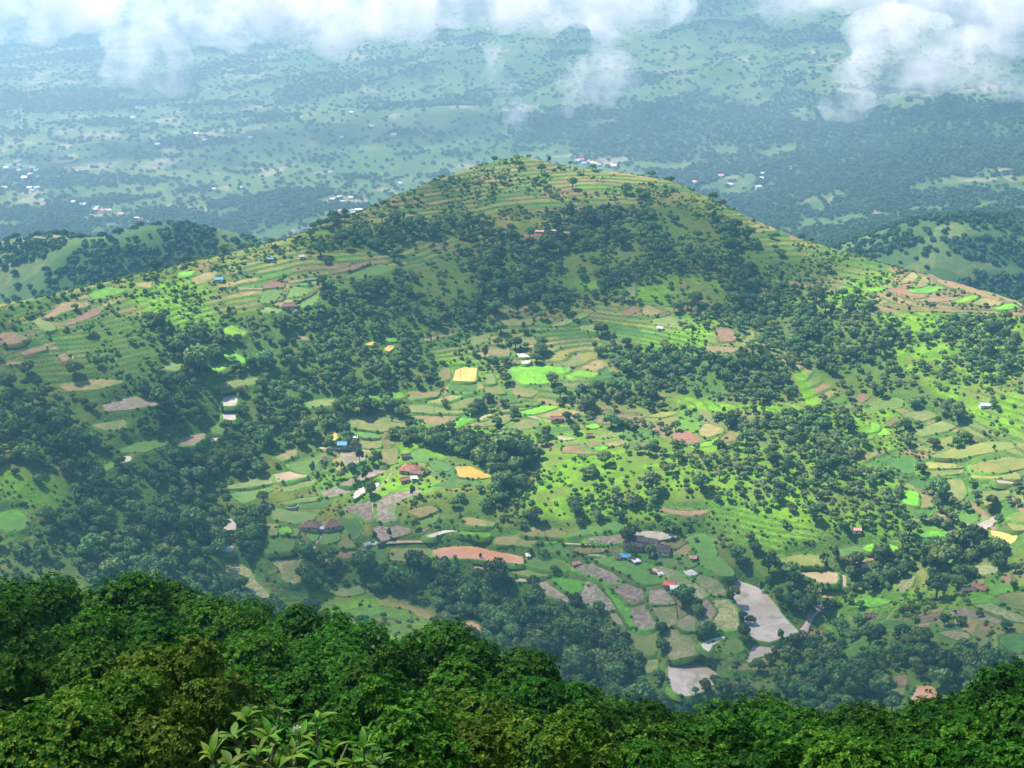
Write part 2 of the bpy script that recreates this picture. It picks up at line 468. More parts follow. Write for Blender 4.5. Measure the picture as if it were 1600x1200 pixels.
TERR = '''
440,387 560,336 680,278 760,252 810,245 880,254 1000,272 1090,296 1000,322 860,330 760,332 640,345 540,364
1100,305 1180,340 1400,415 1340,470 1200,440 1150,400 1200,385 1130,340
560,400 640,380 740,365 660,420 580,430
0,480 160,450 240,520 260,600 160,640 60,640 0,600
350,395 450,375 600,400 560,440 440,480 340,460
720,500 900,480 1040,470 1100,540 900,545 720,545
'''
def parse(s):
    out = []
    for ln in s.strip().splitlines():
        t = ln.split(); head = t[0] if ',' not in t[0] else None
        pts = [tuple(float(v) for v in q.split(',')) for q in t if ',' in q]
        out.append((head, pts))
    return out
# ------------------------------------------------------------------ material helpers
def new_mat(name):
    m = bpy.data.materials.new(name); m.use_nodes = True; t = m.node_tree; t.nodes.clear()
    o = t.nodes.new('ShaderNodeOutputMaterial'); return m, t, o
def nd(t, typ, **kw):
    n = t.nodes.new(typ)
    for k, v in kw.items(): setattr(n, k, v)
    return n
def lk(t, a, b): t.links.new(a, b)
def mixc(t, fac, a, b, mode='MIX'):
    n = nd(t, 'ShaderNodeMix', data_type='RGBA', blend_type=mode)
    for s, v in ((n.inputs[0], fac), (n.inputs[6], a), (n.inputs[7], b)):
        if hasattr(v, 'is_output'): lk(t, v, s)
        else: s.default_value = v if not isinstance(v, tuple) else (*v[:3], 1)
    return n.outputs[2]
def math_(t, op, a, b=0.5, c=None, clamp=False):
    n = nd(t, 'ShaderNodeMath', operation=op, use_clamp=clamp)
    for s, v in zip(n.inputs, (a, b, c)):
        if v is None: continue
        if hasattr(v, 'is_output'): lk(t, v, s)
        else: s.default_value = v
    return n.outputs[0]
def noise(t, vec, scale, detail=4, rough=.55, dist=0):
    n = nd(t, 'ShaderNodeTexNoise'); n.inputs['Scale'].default_value = scale; n.inputs['Detail'].default_value = detail
    n.inputs['Roughness'].default_value = rough; n.inputs['Distortion'].default_value = dist
    if vec is not None: lk(t, vec, n.inputs['Vector'])
    return n.outputs['Fac']
def ramp(t, fac, a, b):
    n = nd(t, 'ShaderNodeMapRange'); n.clamp = True; n.interpolation_type = 'SMOOTHSTEP'
    n.inputs['From Min'].default_value = a; n.inputs['From Max'].default_value = b; lk(t, fac, n.inputs['Value'])
    return n.outputs['Result']
def pos(t): return nd(t, 'ShaderNodeNewGeometry').outputs['Position']
def princ(t, o, col, rough=.8, spec=.25, bump=None, bstr=.3, bdist=.3):
    p = nd(t, 'ShaderNodeBsdfPrincipled')
    if hasattr(col, 'is_output'): lk(t, col, p.inputs['Base Color'])
    else: p.inputs['Base Color'].default_value = (*col[:3], 1)
    if hasattr(rough, 'is_output'): lk(t, rough, p.inputs['Roughness'])
    else: p.inputs['Roughness'].default_value = rough
    p.inputs['Specular IOR Level'].default_value = spec
    if bump is not None:
        b = nd(t, 'ShaderNodeBump'); b.inputs['Strength'].default_value = bstr; b.inputs['Distance'].default_value = bdist
        lk(t, bump, b.inputs['Height']); lk(t, b.outputs[0], p.inputs['Normal'])
    lk(t, p.outputs[0], o.inputs[0]); return p
M = {}
def mottled(name, c1, c2, c3, s1=.25, s2=.03, rough=.85, spec=.2, lo=.42, hi=.6, rand=.18, furrow=0.0, weeds=.8):
    m, t, o = new_mat(name); P = pos(t)
    n1 = noise(t, P, s1, 5, .65); n2 = noise(t, P, s2, 4, .6)
    c = mixc(t, ramp(t, n1, lo, hi), c1, c2); c = mixc(t, ramp(t, n2, .45, .68), c, c3)
    h = n1
    if furrow:
        wv = nd(t, 'ShaderNodeTexWave', wave_type='BANDS', bands_direction='DIAGONAL'); wv.inputs['Scale'].default_value = .28
        wv.inputs['Distortion'].default_value = 3; wv.inputs['Detail Scale'].default_value = .4; lk(t, P, wv.inputs['Vector'])
        c = mixc(t, math_(t, 'MULTIPLY', wv.outputs['Fac'], furrow), c, tuple(.55 * v for v in c1))
    if rough > .6: c = mixc(t, math_(t, 'MULTIPLY', ramp(t, noise(t, P, .09, 6, .72, .8), .52, .64), weeds), c, (.075,.14,.032))
    oi = nd(t, 'ShaderNodeObjectInfo'); rr = math_(t, 'MULTIPLY_ADD', oi.outputs['Random'], 2 * rand, 1 - rand)
    hs = nd(t, 'ShaderNodeHueSaturation'); lk(t, c, hs.inputs['Color']); lk(t, rr, hs.inputs['Value'])
    hs.inputs['Hue'].default_value = .5
    lk(t, math_(t, 'MULTIPLY_ADD', oi.outputs['Random'], .03, .485), hs.inputs['Hue'])
    princ(t, o, hs.outputs[0], rough, spec, h, .5, .4); M[name] = m; return m
mottled('mud', (.14,.10,.075), (.28,.22,.18), (.17,.145,.085), .35, .05, .75, .3, furrow=.25)
mottled('mudwet', (.20,.15,.11), (.33,.27,.22), (.17,.16,.08), .12, .04, .35, .5)
mottled('brown', (.17,.105,.07), (.24,.155,.105), (.17,.135,.07), .3, .03, .9, .1, furrow=.3)
mottled('red', (.19,.085,.065), (.24,.12,.09), (.17,.09,.065), .4, .04, .9, .1, furrow=.3)
mottled('tan', (.18,.14,.06), (.235,.18,.085), (.14,.135,.045), .2, .03, .85, .15)
mottled('tanwet', (.29,.215,.125), (.36,.28,.18), (.21,.18,.085), .08, .03, .3, .5)
mottled('olive', (.125,.15,.045), (.185,.18,.06), (.10,.15,.04), .25, .03, .8, .2)
mottled('yellowo', (.165,.165,.04), (.215,.185,.055), (.125,.155,.035), .15, .03, .8, .2)
mottled('yellow', (.36,.25,.06), (.43,.31,.09), (.30,.25,.06), .08, .05, .5, .4)
mottled('stubble', (.13,.14,.055), (.25,.22,.14), (.10,.14,.045), .5, .03, .85, .15, .4, .62)
mottled('stubbley', (.17,.16,.06), (.33,.27,.16), (.13,.15,.05), .55, .03, .85, .15, .4, .62)
mottled('green', (.06,.145,.02), (.09,.175,.03), (.11,.165,.04), .3, .03, .8, .2)
mottled('dark', (.035,.105,.018), (.055,.135,.025), (.07,.14,.03), .3, .04, .8, .2)
mottled('lush', (.06,.20,.012), (.11,.27,.02), (.08,.17,.025), .3, .05, .8, .15)
mottled('lime', (.11,.29,.015), (.16,.36,.022), (.08,.22,.02), .3, .05, .8, .15)
mottled('path', (.30,.22,.16), (.40,.31,.25), (.22,.18,.10), .5, .05, .9, .1)
mottled('bund', (.06,.145,.018), (.10,.21,.025), (.10,.12,.035), .22, .035, .85, .1, rand=.35)
mottled('earth_bank', (.08,.12,.03), (.16,.12,.07), (.05,.11,.02), .22, .05, .9, .1)
def water(name, c1, c2, rough=.07, s=.03):
    m, t, o = new_mat(name); P = pos(t); n = noise(t, P, s, 3, .5, 1.0)
    c = mixc(t, ramp(t, n, .38, .62), c1, c2)
    if name in ('wet', 'pond'): c = mixc(t, math_(t, 'MULTIPLY', ramp(t, noise(t, P, .07, 5, .7, 1.0), .5, .66), .65 if name == 'wet' else .3), c, (.15,.15,.08))
    rp = noise(t, P, 1.2, 2)
    p = princ(t, o, c, rough, .6, rp, .06, .2); p.inputs['IOR'].default_value = 1.33; M[name] = m
water('pond', (.42,.35,.32), (.50,.44,.42)); water('wet', (.30,.25,.20), (.40,.34,.30), .22, .05)  # pond's pale tone: muddy water with the clouds' reflection put into its colour
water('pondo', (.40,.19,.105), (.46,.26,.17), .1, .05); water('pondm', (.25,.19,.16), (.36,.29,.27), .12)
water('yellowpond', (.20,.17,.05), (.42,.26,.06), .2, .04)
FIELD_NAME = dict(mud='ploughed_field', mudwet='flooded_field', brown='ploughed_field', red='ploughed_field', tan='fallow_field', tanwet='flooded_field', olive='rice_field',
  yellowo='rice_field', yellow='ripe_field', stubble='stubble_field', stubbley='stubble_field', green='grass_field', dark='rice_field', lush='meadow', lime='meadow',
  path='footpath', pond='pond', wet='flooded_field', pondo='pond', pondm='stream_pool', yellowpond='pond')
FIELD_WORD = dict(mud='brown ploughed field', mudwet='wet brown field', brown='bare brown field', red='bare red earth field', tan='tan fallow field', tanwet='pale tan flooded field',
  olive='olive rice field', yellowo='yellowish rice field', yellow='golden yellow field', stubble='mottled grey green stubble field', stubbley='pale stubble field', green='green grass field',
  dark='dark green rice field', lush='bright green meadow', lime='lime green meadow', path='pale dirt footpath', pond='pale pond', wet='grey flooded field', pondo='orange muddy pond',
  pondm='muddy stream pool', yellowpond='yellow brown pond')
# ------------------------------------------------------------------ height grid of the valley, cut into terraces and level fields
GS = 1.6; GX0, GY0 = -760.0, 560.0; NX, NY = 951, 700
gx = GX0 + GS * np.arange(NX); gy = GY0 + GS * np.arange(NY)
X, Y = np.meshgrid(gx, gy); H0 = height0(X, Y)
def sample(G, x, y):
    u = np.clip((np.asarray(x) - GX0) / GS, 0, NX - 1.001); v = np.clip((np.asarray(y) - GY0) / GS, 0, NY - 1.001)
    i = u.astype(int); j = v.astype(int); u = u - i; v = v - j
    return G[j, i] * (1 - u) * (1 - v) + G[j, i + 1] * u * (1 - v) + G[j + 1, i] * (1 - u) * v + G[j + 1, i + 1] * u * v
def boxblur(a, n):
    for ax in (0, 1):
        p = np.concatenate([np.repeat(a.take([0], ax), n + 1, ax), a, np.repeat(a.take([-1], ax), n, ax)], ax)
        c = np.cumsum(p, ax); L = a.shape[ax]
        a = (c.take(range(2 * n + 1, 2 * n + 1 + L), ax) - c.take(range(0, L), ax)) / (2 * n + 1)
    return a
def march(G, px, py, r0=600, r1=1640, n=700):
    px = np.atleast_1d(np.asarray(px, float)); py = np.atleast_1d(np.asarray(py, float))
    R = np.linspace(r0, r1, n)[None]; x, y, z = at_range(px[:, None], py[:, None], R)
    d = z - sample(G, x, y); hit = d < 0; k = np.argmax(hit, 1); k = np.where(hit.any(1), np.maximum(k, 1), n - 1)
    a = np.arange(len(px)); d0, d1 = d[a, k - 1], d[a, k]; f = np.clip(d0 / (d0 - d1 + 1e-9), 0, 1)
    L = lambda q: q[a, k - 1] * (1 - f) + q[a, k] * f
    return L(x), L(y), L(z)
PXG, PYG = project(X, Y, H0)
RG = np.hypot(X, Y); RIDG = np.interp(np.arctan2(X, Y), RAZ, RR); front = RG < RIDG + 25
def mask(s):
    m = np.zeros(X.shape, bool)
    for h, p in parse(s): m |= inpoly(PXG, PYG, p)
    return (m & front).astype(float)
wobx = 9 * (vnoise(X / 25, Y / 25, 31) - .5); woby = 9 * (vnoise(X / 25, Y / 25, 32) - .5)
PXG, PYG = PXG + wobx, PYG + woby * .6
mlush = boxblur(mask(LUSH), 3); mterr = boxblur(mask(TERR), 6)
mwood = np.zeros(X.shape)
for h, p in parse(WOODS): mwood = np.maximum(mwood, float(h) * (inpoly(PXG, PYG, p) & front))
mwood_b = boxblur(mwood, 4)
STEP = 1.9; hh = (H0 + 5 * (fbm(X / 90, Y / 90, 41, 3) - .5)) / STEP; fr = hh - np.floor(hh)
ter = (np.floor(hh) + .25 * fr + .75 * smooth(.84, 1.0, fr) + .2) * STEP - (hh * STEP - H0)
farm = smooth(430, 520, PYG) * np.clip(1 - 1.5 * mwood_b, 0, 1) * smooth(.34, .46, fbm(X / 150, Y / 150, 77, 3)) * smooth(690, 740, RG) * (1 - .5 * mlush)
spur = boxblur((inpoly(PXG, PYG, [(1345,455), (1395,415), (1450,420), (1610,476), (1610,496), (1480,490), (1375,486)]) & front).astype(float), 1)
mterr = np.maximum(mterr, spur); farm = np.maximum(np.maximum(farm, .8 * mterr * (1 - mwood_b)), spur)
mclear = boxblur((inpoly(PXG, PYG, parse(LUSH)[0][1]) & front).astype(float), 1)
tw = np.maximum(mterr, .95 * farm) * .95 + .25 * (1 - mterr) * (PYG < 560) * (1 - mwood_b)
H1 = H0 + (ter - H0) * tw * front
# crops on the terrace treads: one colour per plot, plots run along the contour
PAL = np.array([(.17,.115,.07), (.17,.17,.045), (.075,.135,.03), (.11,.15,.045), (.15,.16,.055), (.19,.165,.065), (.24,.175,.085), (.20,.125,.08), (.06,.15,.025), (.09,.19,.025), (.13,.14,.06), (.045,.11,.03)])
sid = np.floor(hh); plot = np.floor((X + .35 * Y + 26 * (fbm(X / 40, Y / 40, 43, 2) - .5) + 300 * hash2(sid, 0, 3)) / (26 + 40 * hash2(sid, 1, 5)))
CROP = 1.12 * PAL[np.minimum((hash2(sid, plot, 8) * len(PAL)).astype(int), len(PAL) - 1)]
PAL2 = np.array([(.25,.165,.09), (.23,.14,.085), (.19,.115,.08), (.12,.25,.03), (.27,.19,.11), (.16,.18,.05), (.22,.15,.08)])
CROP = np.where((spur > .4)[..., None], PAL2[np.minimum((hash2(sid, np.floor(plot / 2), 11) * len(PAL2)).astype(int), len(PAL2) - 1)], CROP)
fields = []
F = parse(FIELDS)
def chaikin(p, n=2):
    p = np.asarray(p, float)
    for _ in range(n):
        q = np.roll(p, -1, 0); a = p * .9 + q * .1; b = p * .1 + q * .9
        p = np.stack([a, b], 1).reshape(-1, 2)
    return p
LEVEL = ('pond', 'wet', 'pondo', 'pondm', 'yellowpond', 'tanwet', 'mudwet')
MV = np.zeros(X.shape); MM = np.zeros(X.shape)
for kind, pts in F:
    p = np.asarray(pts, float); x, y, z = march(H0, p[:, 0], p[:, 1])
    c = np.stack([np.ones_like(x), x - x.mean(), y - y.mean()], 1)
    q = np.linalg.lstsq(c.T @ c + np.diag([0, 40., 40.]), c.T @ z, rcond=None)[0]
    k = 0.0 if kind in LEVEL else .9
    a0, b0, c0, mx, my = q[0], q[1] * k, q[2] * k, x.mean(), y.mean()
    if math.hypot(b0, c0) > .2: s_ = .2 / math.hypot(b0, c0); b0 *= s_; c0 *= s_
    dx, dy, dz = ray(p[:, 0], p[:, 1])          # meet the field's own plane
    tt = (a0 - b0 * mx - c0 * my - CZ) / (dz - b0 * dx - c0 * dy)
    wx, wy = dx * tt, dy * tt
    # natural outline: resample the edge every ~4 m and jitter it
    P_ = np.stack([wx, wy], 1); seg = np.hypot(*(np.roll(P_, -1, 0) - P_).T); cum = np.concatenate([[0], np.cumsum(seg)])
    s_ = np.concatenate([np.linspace(cum[i], cum[i + 1], max(2, int(seg[i] / 3.5) + 1), endpoint=False) for i in range(len(P_))])
    Q = np.stack([np.interp(s_, cum, np.append(P_[:, i], P_[0, i])) for i in (0, 1)], 1)
    Q = Q * .84 + np.roll(Q, 1, 0) * .08 + np.roll(Q, -1, 0) * .08          # corners worn a little round
    jit = 2.4 * (np.stack([fbm(Q[:, 0] / 13, Q[:, 1] / 13, 51, 3), fbm(Q[:, 0] / 13, Q[:, 1] / 13, 52, 3)], 1) - .5)
    sg = np.sign(np.sum(Q[:, 0] * np.roll(Q[:, 1], -1) - np.roll(Q[:, 0], -1) * Q[:, 1])); tq = np.roll(Q, -1, 0) - np.roll(Q, 1, 0); tq /= np.maximum(np.hypot(*tq.T), 1e-6)[:, None]; Q = Q + np.stack([tq[:, 1], -tq[:, 0]], 1) * sg * (1.2 if kind != 'path' else 0)
    Q = Q + jit * (0.3 if kind == 'path' else 1)
    pl = (a0, b0, c0, mx, my); fields.append((kind, Q, pl, (np.mean([v[0] for v in pts]), np.mean([v[1] for v in pts]))))
    i0 = max(int((Q[:, 0].min() - GX0) / GS) - 1, 0); i1 = min(int((Q[:, 0].max() - GX0) / GS) + 3, NX)
    j0 = max(int((Q[:, 1].min() - GY0) / GS) - 1, 0); j1 = min(int((Q[:, 1].max() - GY0) / GS) + 3, NY)
    sx, sy = X[j0:j1, i0:i1], Y[j0:j1, i0:i1]; ins = inpoly(sx, sy, Q)
    MM[j0:j1, i0:i1][ins] = 1; MV[j0:j1, i0:i1][ins] = (a0 + b0 * (sx - mx) + c0 * (sy - my))[ins]
bm_ = boxblur(boxblur(MM, 3), 3); bv = boxblur(boxblur(MM * MV, 3), 3) / np.maximum(bm_, 1e-6)
wgt = np.where(MM > 0, 1, smooth(0, .55, bm_))
H2 = np.where(MM > 0, MV - .45, H1 * (1 - wgt) + (bv - .1) * wgt)
def far_mask(x, y):      # where the far plain and its hills carry woods
    r = np.hypot(x, y); n = .5 + ((fbm(x / 380, y / 260, 91, 3) - .5) * .5 + (fbm(x / 95, y / 48, 92, 4) - .5) * 1.05) * .85
    hl = smooth(55, 100, plain_z(x, y)) * (r < 2900); n = n + hl * np.where(x < 0, -.17, np.where(r < 2050, .03, .10))
    return smooth(.505, .56, n)
# ------------------------------------------------------------------ the ground: one sheet from the viewer's feet to the horizon
def mesh_np(name, v, f, mat=None, smooth_=False, mats=None, mi=None):
    me = bpy.data.meshes.new(name); v = np.asarray(v, np.float32); f = np.asarray(f, np.int32); k = f.shape[1]
    me.vertices.add(len(v)); me.vertices.foreach_set('co', v.ravel())
    me.loops.add(f.size); me.loops.foreach_set('vertex_index', f.ravel())
    me.polygons.add(len(f)); me.polygons.foreach_set('loop_start', np.arange(0, f.size, k, dtype=np.int32))
    me.polygons.foreach_set('use_smooth', np.full(len(f), smooth_))
    for m in (mats or ([mat] if mat else [])): me.materials.append(m)
    if mi is not None: me.polygons.foreach_set('material_index', np.asarray(mi, np.int32))
    me.update(calc_edges=True); return me
def link(name, me, parent=None, loc=None, label=None, cat=None, group=None, kind=None):
    o = bpy.data.objects.new(name, me); SC.collection.objects.link(o)
    if parent: o.parent = parent
    if loc is not None: o.location = loc
    for k, v in (('label', label), ('category', cat), ('group', group), ('kind', kind)):
        if v: o[k] = v
    return o
az = np.concatenate([np.linspace(-math.pi, -.47, 40)[:-1], np.linspace(-.47, .47, 880), np.linspace(.47, math.pi, 40)[1:]])
rs = np.concatenate([np.geomspace(2.2, 560, 70)[:-1], np.arange(560, 1560, 1.85), np.linspace(1560, 3200, 110), np.geomspace(3200, 15000, 60)[1:]])
AZ, RS = np.meshgrid(az, rs); VX, VY = RS * np.sin(AZ), RS * np.cos(AZ)
VZ = height0(VX, VY)
ing = (RS > 625) & (RS < 1640) & (np.abs(VX) < 755) & (VY > 565) & (VY < GY0 + GS * (NY - 3)) & (np.abs(AZ) < .44)
bl = smooth(625, 680, RS) * (1 - smooth(1560, 1635, RS)) * smooth(.44, .42, np.abs(AZ)) * (1 - smooth(725, 754, np.abs(VX)))
bl = np.where(ing, np.clip(bl, 0, 1), 0)
VZ = VZ * (1 - bl) + sample(H2, VX, VY) * bl
nr, nc = VX.shape; idx = np.arange(nr * nc).reshape(nr, nc)
quads = np.stack([idx[:-1, :-1], idx[:-1, 1:], idx[1:, 1:], idx[1:, :-1]], -1).reshape(-1, 4)[:, ::-1]
gm, t, o = new_mat('valley_turf')
P = pos(t); at = nd(t, 'ShaderNodeVertexColor', layer_name='cover'); sep = nd(t, 'ShaderNodeSeparateColor'); lk(t, at.outputs[0], sep.inputs[0])
lushA, woodA, plainA = sep.outputs
nA = noise(t, P, .02, 5, .6); nB = noise(t, P, .11, 5, .65); nC = noise(t, P, .6, 3, .6); nD = noise(t, P, .045, 3, .5, .6)
c = mixc(t, ramp(t, nA, .38, .62), (.09,.13,.02), (.165,.175,.036))
c = mixc(t, ramp(t, nB, .50, .68), c, (.045,.085,.02))
c = mixc(t, math_(t, 'MULTIPLY', ramp(t, nD, .57, .66), .75), c, (.17,.115,.065))
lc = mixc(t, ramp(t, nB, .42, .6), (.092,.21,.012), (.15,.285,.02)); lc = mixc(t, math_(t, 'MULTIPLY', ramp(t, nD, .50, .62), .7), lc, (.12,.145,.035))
vf = nd(t, 'ShaderNodeTexVoronoi'); ve = nd(t, 'ShaderNodeTexVoronoi', feature='DISTANCE_TO_EDGE'); mp = nd(t, 'ShaderNodeMapping'); mp.inputs['Scale'].default_value = (.028, .05, 0)
nw = nd(t, 'ShaderNodeTexNoise'); nw.inputs['Scale'].default_value = .03; lk(t, P, nw.inputs['Vector']); sw_ = nd(t, 'ShaderNodeVectorMath', operation='SCALE'); sw_.inputs['Scale'].default_value = 26
aw = nd(t, 'ShaderNodeVectorMath', operation='ADD'); lk(t, nw.outputs['Color'], sw_.inputs[0]); lk(t, P, aw.inputs[0]); lk(t, sw_.outputs[0], aw.inputs[1]); lk(t, aw.outputs[0], mp.inputs['Vector'])
for v_ in (vf, ve): v_.inputs['Scale'].default_value = 1.0; lk(t, mp.outputs[0], v_.inputs['Vector'])
vq = nd(t, 'ShaderNodeSeparateColor'); lk(t, vf.outputs['Color'], vq.inputs[0])
fc = mixc(t, vq.outputs[0], (.055,.125,.025), (.15,.16,.05)); fc = mixc(t, math_(t, 'GREATER_THAN', vq.outputs[1], .74), fc, (.24,.17,.085)); fc = mixc(t, math_(t, 'GREATER_THAN', vq.outputs[2], .8), fc, (.06,.19,.02))
fc = mixc(t, math_(t, 'MULTIPLY', ramp(t, nB, .46, .62), .5), fc, (.05,.10,.025))
fc = mixc(t, math_(t, 'SUBTRACT', 1.0, ramp(t, ve.outputs['Distance'], .03, .07)), fc, mixc(t, ramp(t, nA, .4, .6), (.035,.10,.018), (.08,.21,.02)))
cr = nd(t, 'ShaderNodeVertexColor', layer_name='crop'); fc = mixc(t, math_(t, 'MULTIPLY', ramp(t, nB, .45, .65), .45), cr.outputs[0], (.07,.13,.03)); fc = mixc(t, math_(t, 'MULTIPLY', ramp(t, nC, .5, .7), .35), fc, (.13,.12,.06))
c = mixc(t, at.outputs['Alpha'], c, fc)
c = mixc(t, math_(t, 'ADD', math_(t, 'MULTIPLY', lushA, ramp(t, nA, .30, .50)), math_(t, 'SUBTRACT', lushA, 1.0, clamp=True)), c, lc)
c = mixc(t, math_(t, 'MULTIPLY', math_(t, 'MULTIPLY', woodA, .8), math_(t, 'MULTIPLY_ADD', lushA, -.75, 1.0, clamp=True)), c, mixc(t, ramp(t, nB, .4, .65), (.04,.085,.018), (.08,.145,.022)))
# far patchwork
vo = nd(t, 'ShaderNodeTexVoronoi'); vo.inputs['Scale'].default_value = .02; wv = nd(t, 'ShaderNodeVectorMath', operation='ADD')
ns = nd(t, 'ShaderNodeTexNoise'); ns.inputs['Scale'].default_value = .006; lk(t, P, ns.inputs['Vector'])
vm = nd(t, 'ShaderNodeVectorMath', operation='SCALE'); vm.inputs['Scale'].default_value = 90; lk(t, ns.outputs['Color'], vm.inputs[0])
lk(t, P, wv.inputs[0]); lk(t, vm.outputs[0], wv.inputs[1]); lk(t, wv.outputs[0], vo.inputs['Vector'])
vs = nd(t, 'ShaderNodeSeparateColor'); lk(t, vo.outputs['Color'], vs.inputs[0])
pc = mixc(t, vs.outputs[0], (.045,.09,.028), (.115,.14,.05)); g2 = nd(t, 'ShaderNodeNewGeometry'); s2 = nd(t, 'ShaderNodeSeparateXYZ'); lk(t, g2.outputs['True Normal'], s2.inputs[0]); pc = mixc(t, math_(t, 'MULTIPLY', math_(t, 'GREATER_THAN', vs.outputs[1], .70), ramp(t, s2.outputs[2], .975, .992)), pc, (.22,.19,.125))
pc = mixc(t, math_(t, 'GREATER_THAN', vs.outputs[2], .66), pc, (.08,.125,.04))
nF = noise(t, P, .0035, 5, .6); pc = mixc(t, ramp(t, nF, .52, .64), pc, (.04,.09,.025)); pc = mixc(t, math_(t, 'MULTIPLY', ramp(t, nB, .45, .6), .45), pc, (.04,.08,.02))
pc = mixc(t, math_(t, 'MULTIPLY', cr.outputs['Alpha'], .85), pc, (.028,.062,.02)); c = mixc(t, plainA, c, pc)
ge = nd(t, 'ShaderNodeNewGeometry'); sx = nd(t, 'ShaderNodeSeparateXYZ'); lk(t, ge.outputs['True Normal'], sx.inputs[0])
steep = math_(t, 'MULTIPLY', ramp(t, math_(t, 'SUBTRACT', 1.0, sx.outputs[2]), .025, .10), math_(t, 'SUBTRACT', 1.0, plainA))
c = mixc(t, math_(t, 'MULTIPLY', steep, .8), c, mixc(t, ramp(t, nC, .4, .6), (.035,.085,.018), (.07,.15,.025)))
nE = noise(t, P, 1.6, 4, .7); gr_ = math_(t, 'MULTIPLY_ADD', ramp(t, nE, .3, .7), .55, .7); gg = nd(t, 'ShaderNodeHueSaturation'); lk(t, c, gg.inputs['Color']); lk(t, gr_, gg.inputs['Value']); c = gg.outputs[0]
hgt = math_(t, 'ADD', math_(t, 'MULTIPLY', nB, 1.5), nC)
princ(t, o, c, .95, .05, hgt, .8, .8)
gme = mesh_np('ground', np.stack([VX, VY, VZ], -1).reshape(-1, 3), quads, gm, True)
rid = np.interp(np.clip(AZ, -.45, .45), RAZ, RR)
cov = np.zeros((nr, nc, 4), np.float32)
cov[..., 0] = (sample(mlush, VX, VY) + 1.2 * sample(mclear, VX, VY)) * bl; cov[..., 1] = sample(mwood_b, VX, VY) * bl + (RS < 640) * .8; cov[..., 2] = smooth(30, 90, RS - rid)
qx, qy = project(VX, VY, VZ); cov[..., 3] = sample(farm, VX, VY) * bl
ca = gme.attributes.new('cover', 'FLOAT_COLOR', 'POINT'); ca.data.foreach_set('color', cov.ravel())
cn = np.ones((nr, nc, 4), np.float32); ci_ = np.clip(((VX - GX0) / GS + .5).astype(int), 0, NX - 1); cj_ = np.clip(((VY - GY0) / GS + .5).astype(int), 0, NY - 1); cn[..., :3] = CROP[cj_, ci_]; cn[..., 3] = far_mask(VX, VY) * (RS > rid + 30)
gme.attributes.new('crop', 'FLOAT_COLOR', 'POINT').data.foreach_set('color', cn.ravel())
link('ground', gme, kind='structure')
def ground_z(x, y):
    x = np.asarray(x, float); y = np.asarray(y, float); r = np.hypot(x, y)
    b = smooth(625, 680, r) * (1 - smooth(1560, 1635, r)); b = np.where(np.abs(np.arctan2(x, y)) < .42, b, 0)
    return height0(x, y) * (1 - b) + sample(H2, x, y) * b
# ------------------------------------------------------------------ field sheets with their grassy bunds
def tri_poly(me, Q, z):  # one n-gon sheet
    me.from_pydata([(float(a), float(b), float(c)) for (a, b), c in zip(Q, z)], [], [list(range(len(Q)))])
bush_edge = []; FIELD_C = []
for kind, Q, (a0, b0, c0, mx, my), cpx in fields:
    ar = .5 * np.sum(Q[:, 0] * np.roll(Q[:, 1], -1) - np.roll(Q[:, 0], -1) * Q[:, 1])
    if ar < 0: Q = Q[::-1]
    zf = a0 + b0 * (Q[:, 0] - mx) + c0 * (Q[:, 1] - my)
    lo = np.array([mx, my, a0]); n = len(Q)
    me = bpy.data.meshes.new(FIELD_NAME[kind]); tri_poly(me, Q - lo[:2], zf - a0); me.materials.append(M[kind]); me.update()
    fo = link(FIELD_NAME[kind], me, loc=lo, kind='structure'); FIELD_C.append((kind, cpx, lo, fo))
    tn = np.roll(Q, -1, 0) - np.roll(Q, 1, 0); tn /= np.maximum(np.hypot(*tn.T), 1e-6)[:, None]; nrm = np.stack([tn[:, 1], -tn[:, 0]], 1)
    wd = .25 + 1.1 * vnoise(Q[:, 0] / 9, Q[:, 1] / 9, 61); hb = .12 + .38 * vnoise(Q[:, 0] / 6, Q[:, 1] / 6, 62)
    if kind in ('path',): wd *= .5; hb *= .3
    if kind in ('lime', 'lush'): hb *= .5
    prof = [(-.45, -.2), (.0, 1.0), (.6, .8), (1.7, -.5), (3.4, -2.4)]
    V = np.concatenate([np.column_stack([Q + nrm * (wd * k)[:, None] - lo[:2], zf - a0 + (hb * h if h > -1 else h)]) for k, h in prof])
    ii = np.arange(n); jj = (ii + 1) % n
    fq = np.concatenate([np.column_stack([ii + n * k, ii + n * (k + 1), jj + n * (k + 1), jj + n * k]) for k in range(len(prof) - 1)])
    bmt = M['bund'] if kind not in ('brown', 'red') else M['earth_bank']
    link('bund', mesh_np('bund', V, fq, bmt, True), fo)
    sel = rng.random(n) < .30
    for q, z_, nn in zip(Q[sel], zf[sel], nrm[sel]): bush_edge.append((q[0] + nn[0] * .8, q[1] + nn[1] * .8, z_, rng.uniform(.5, 1.5)))

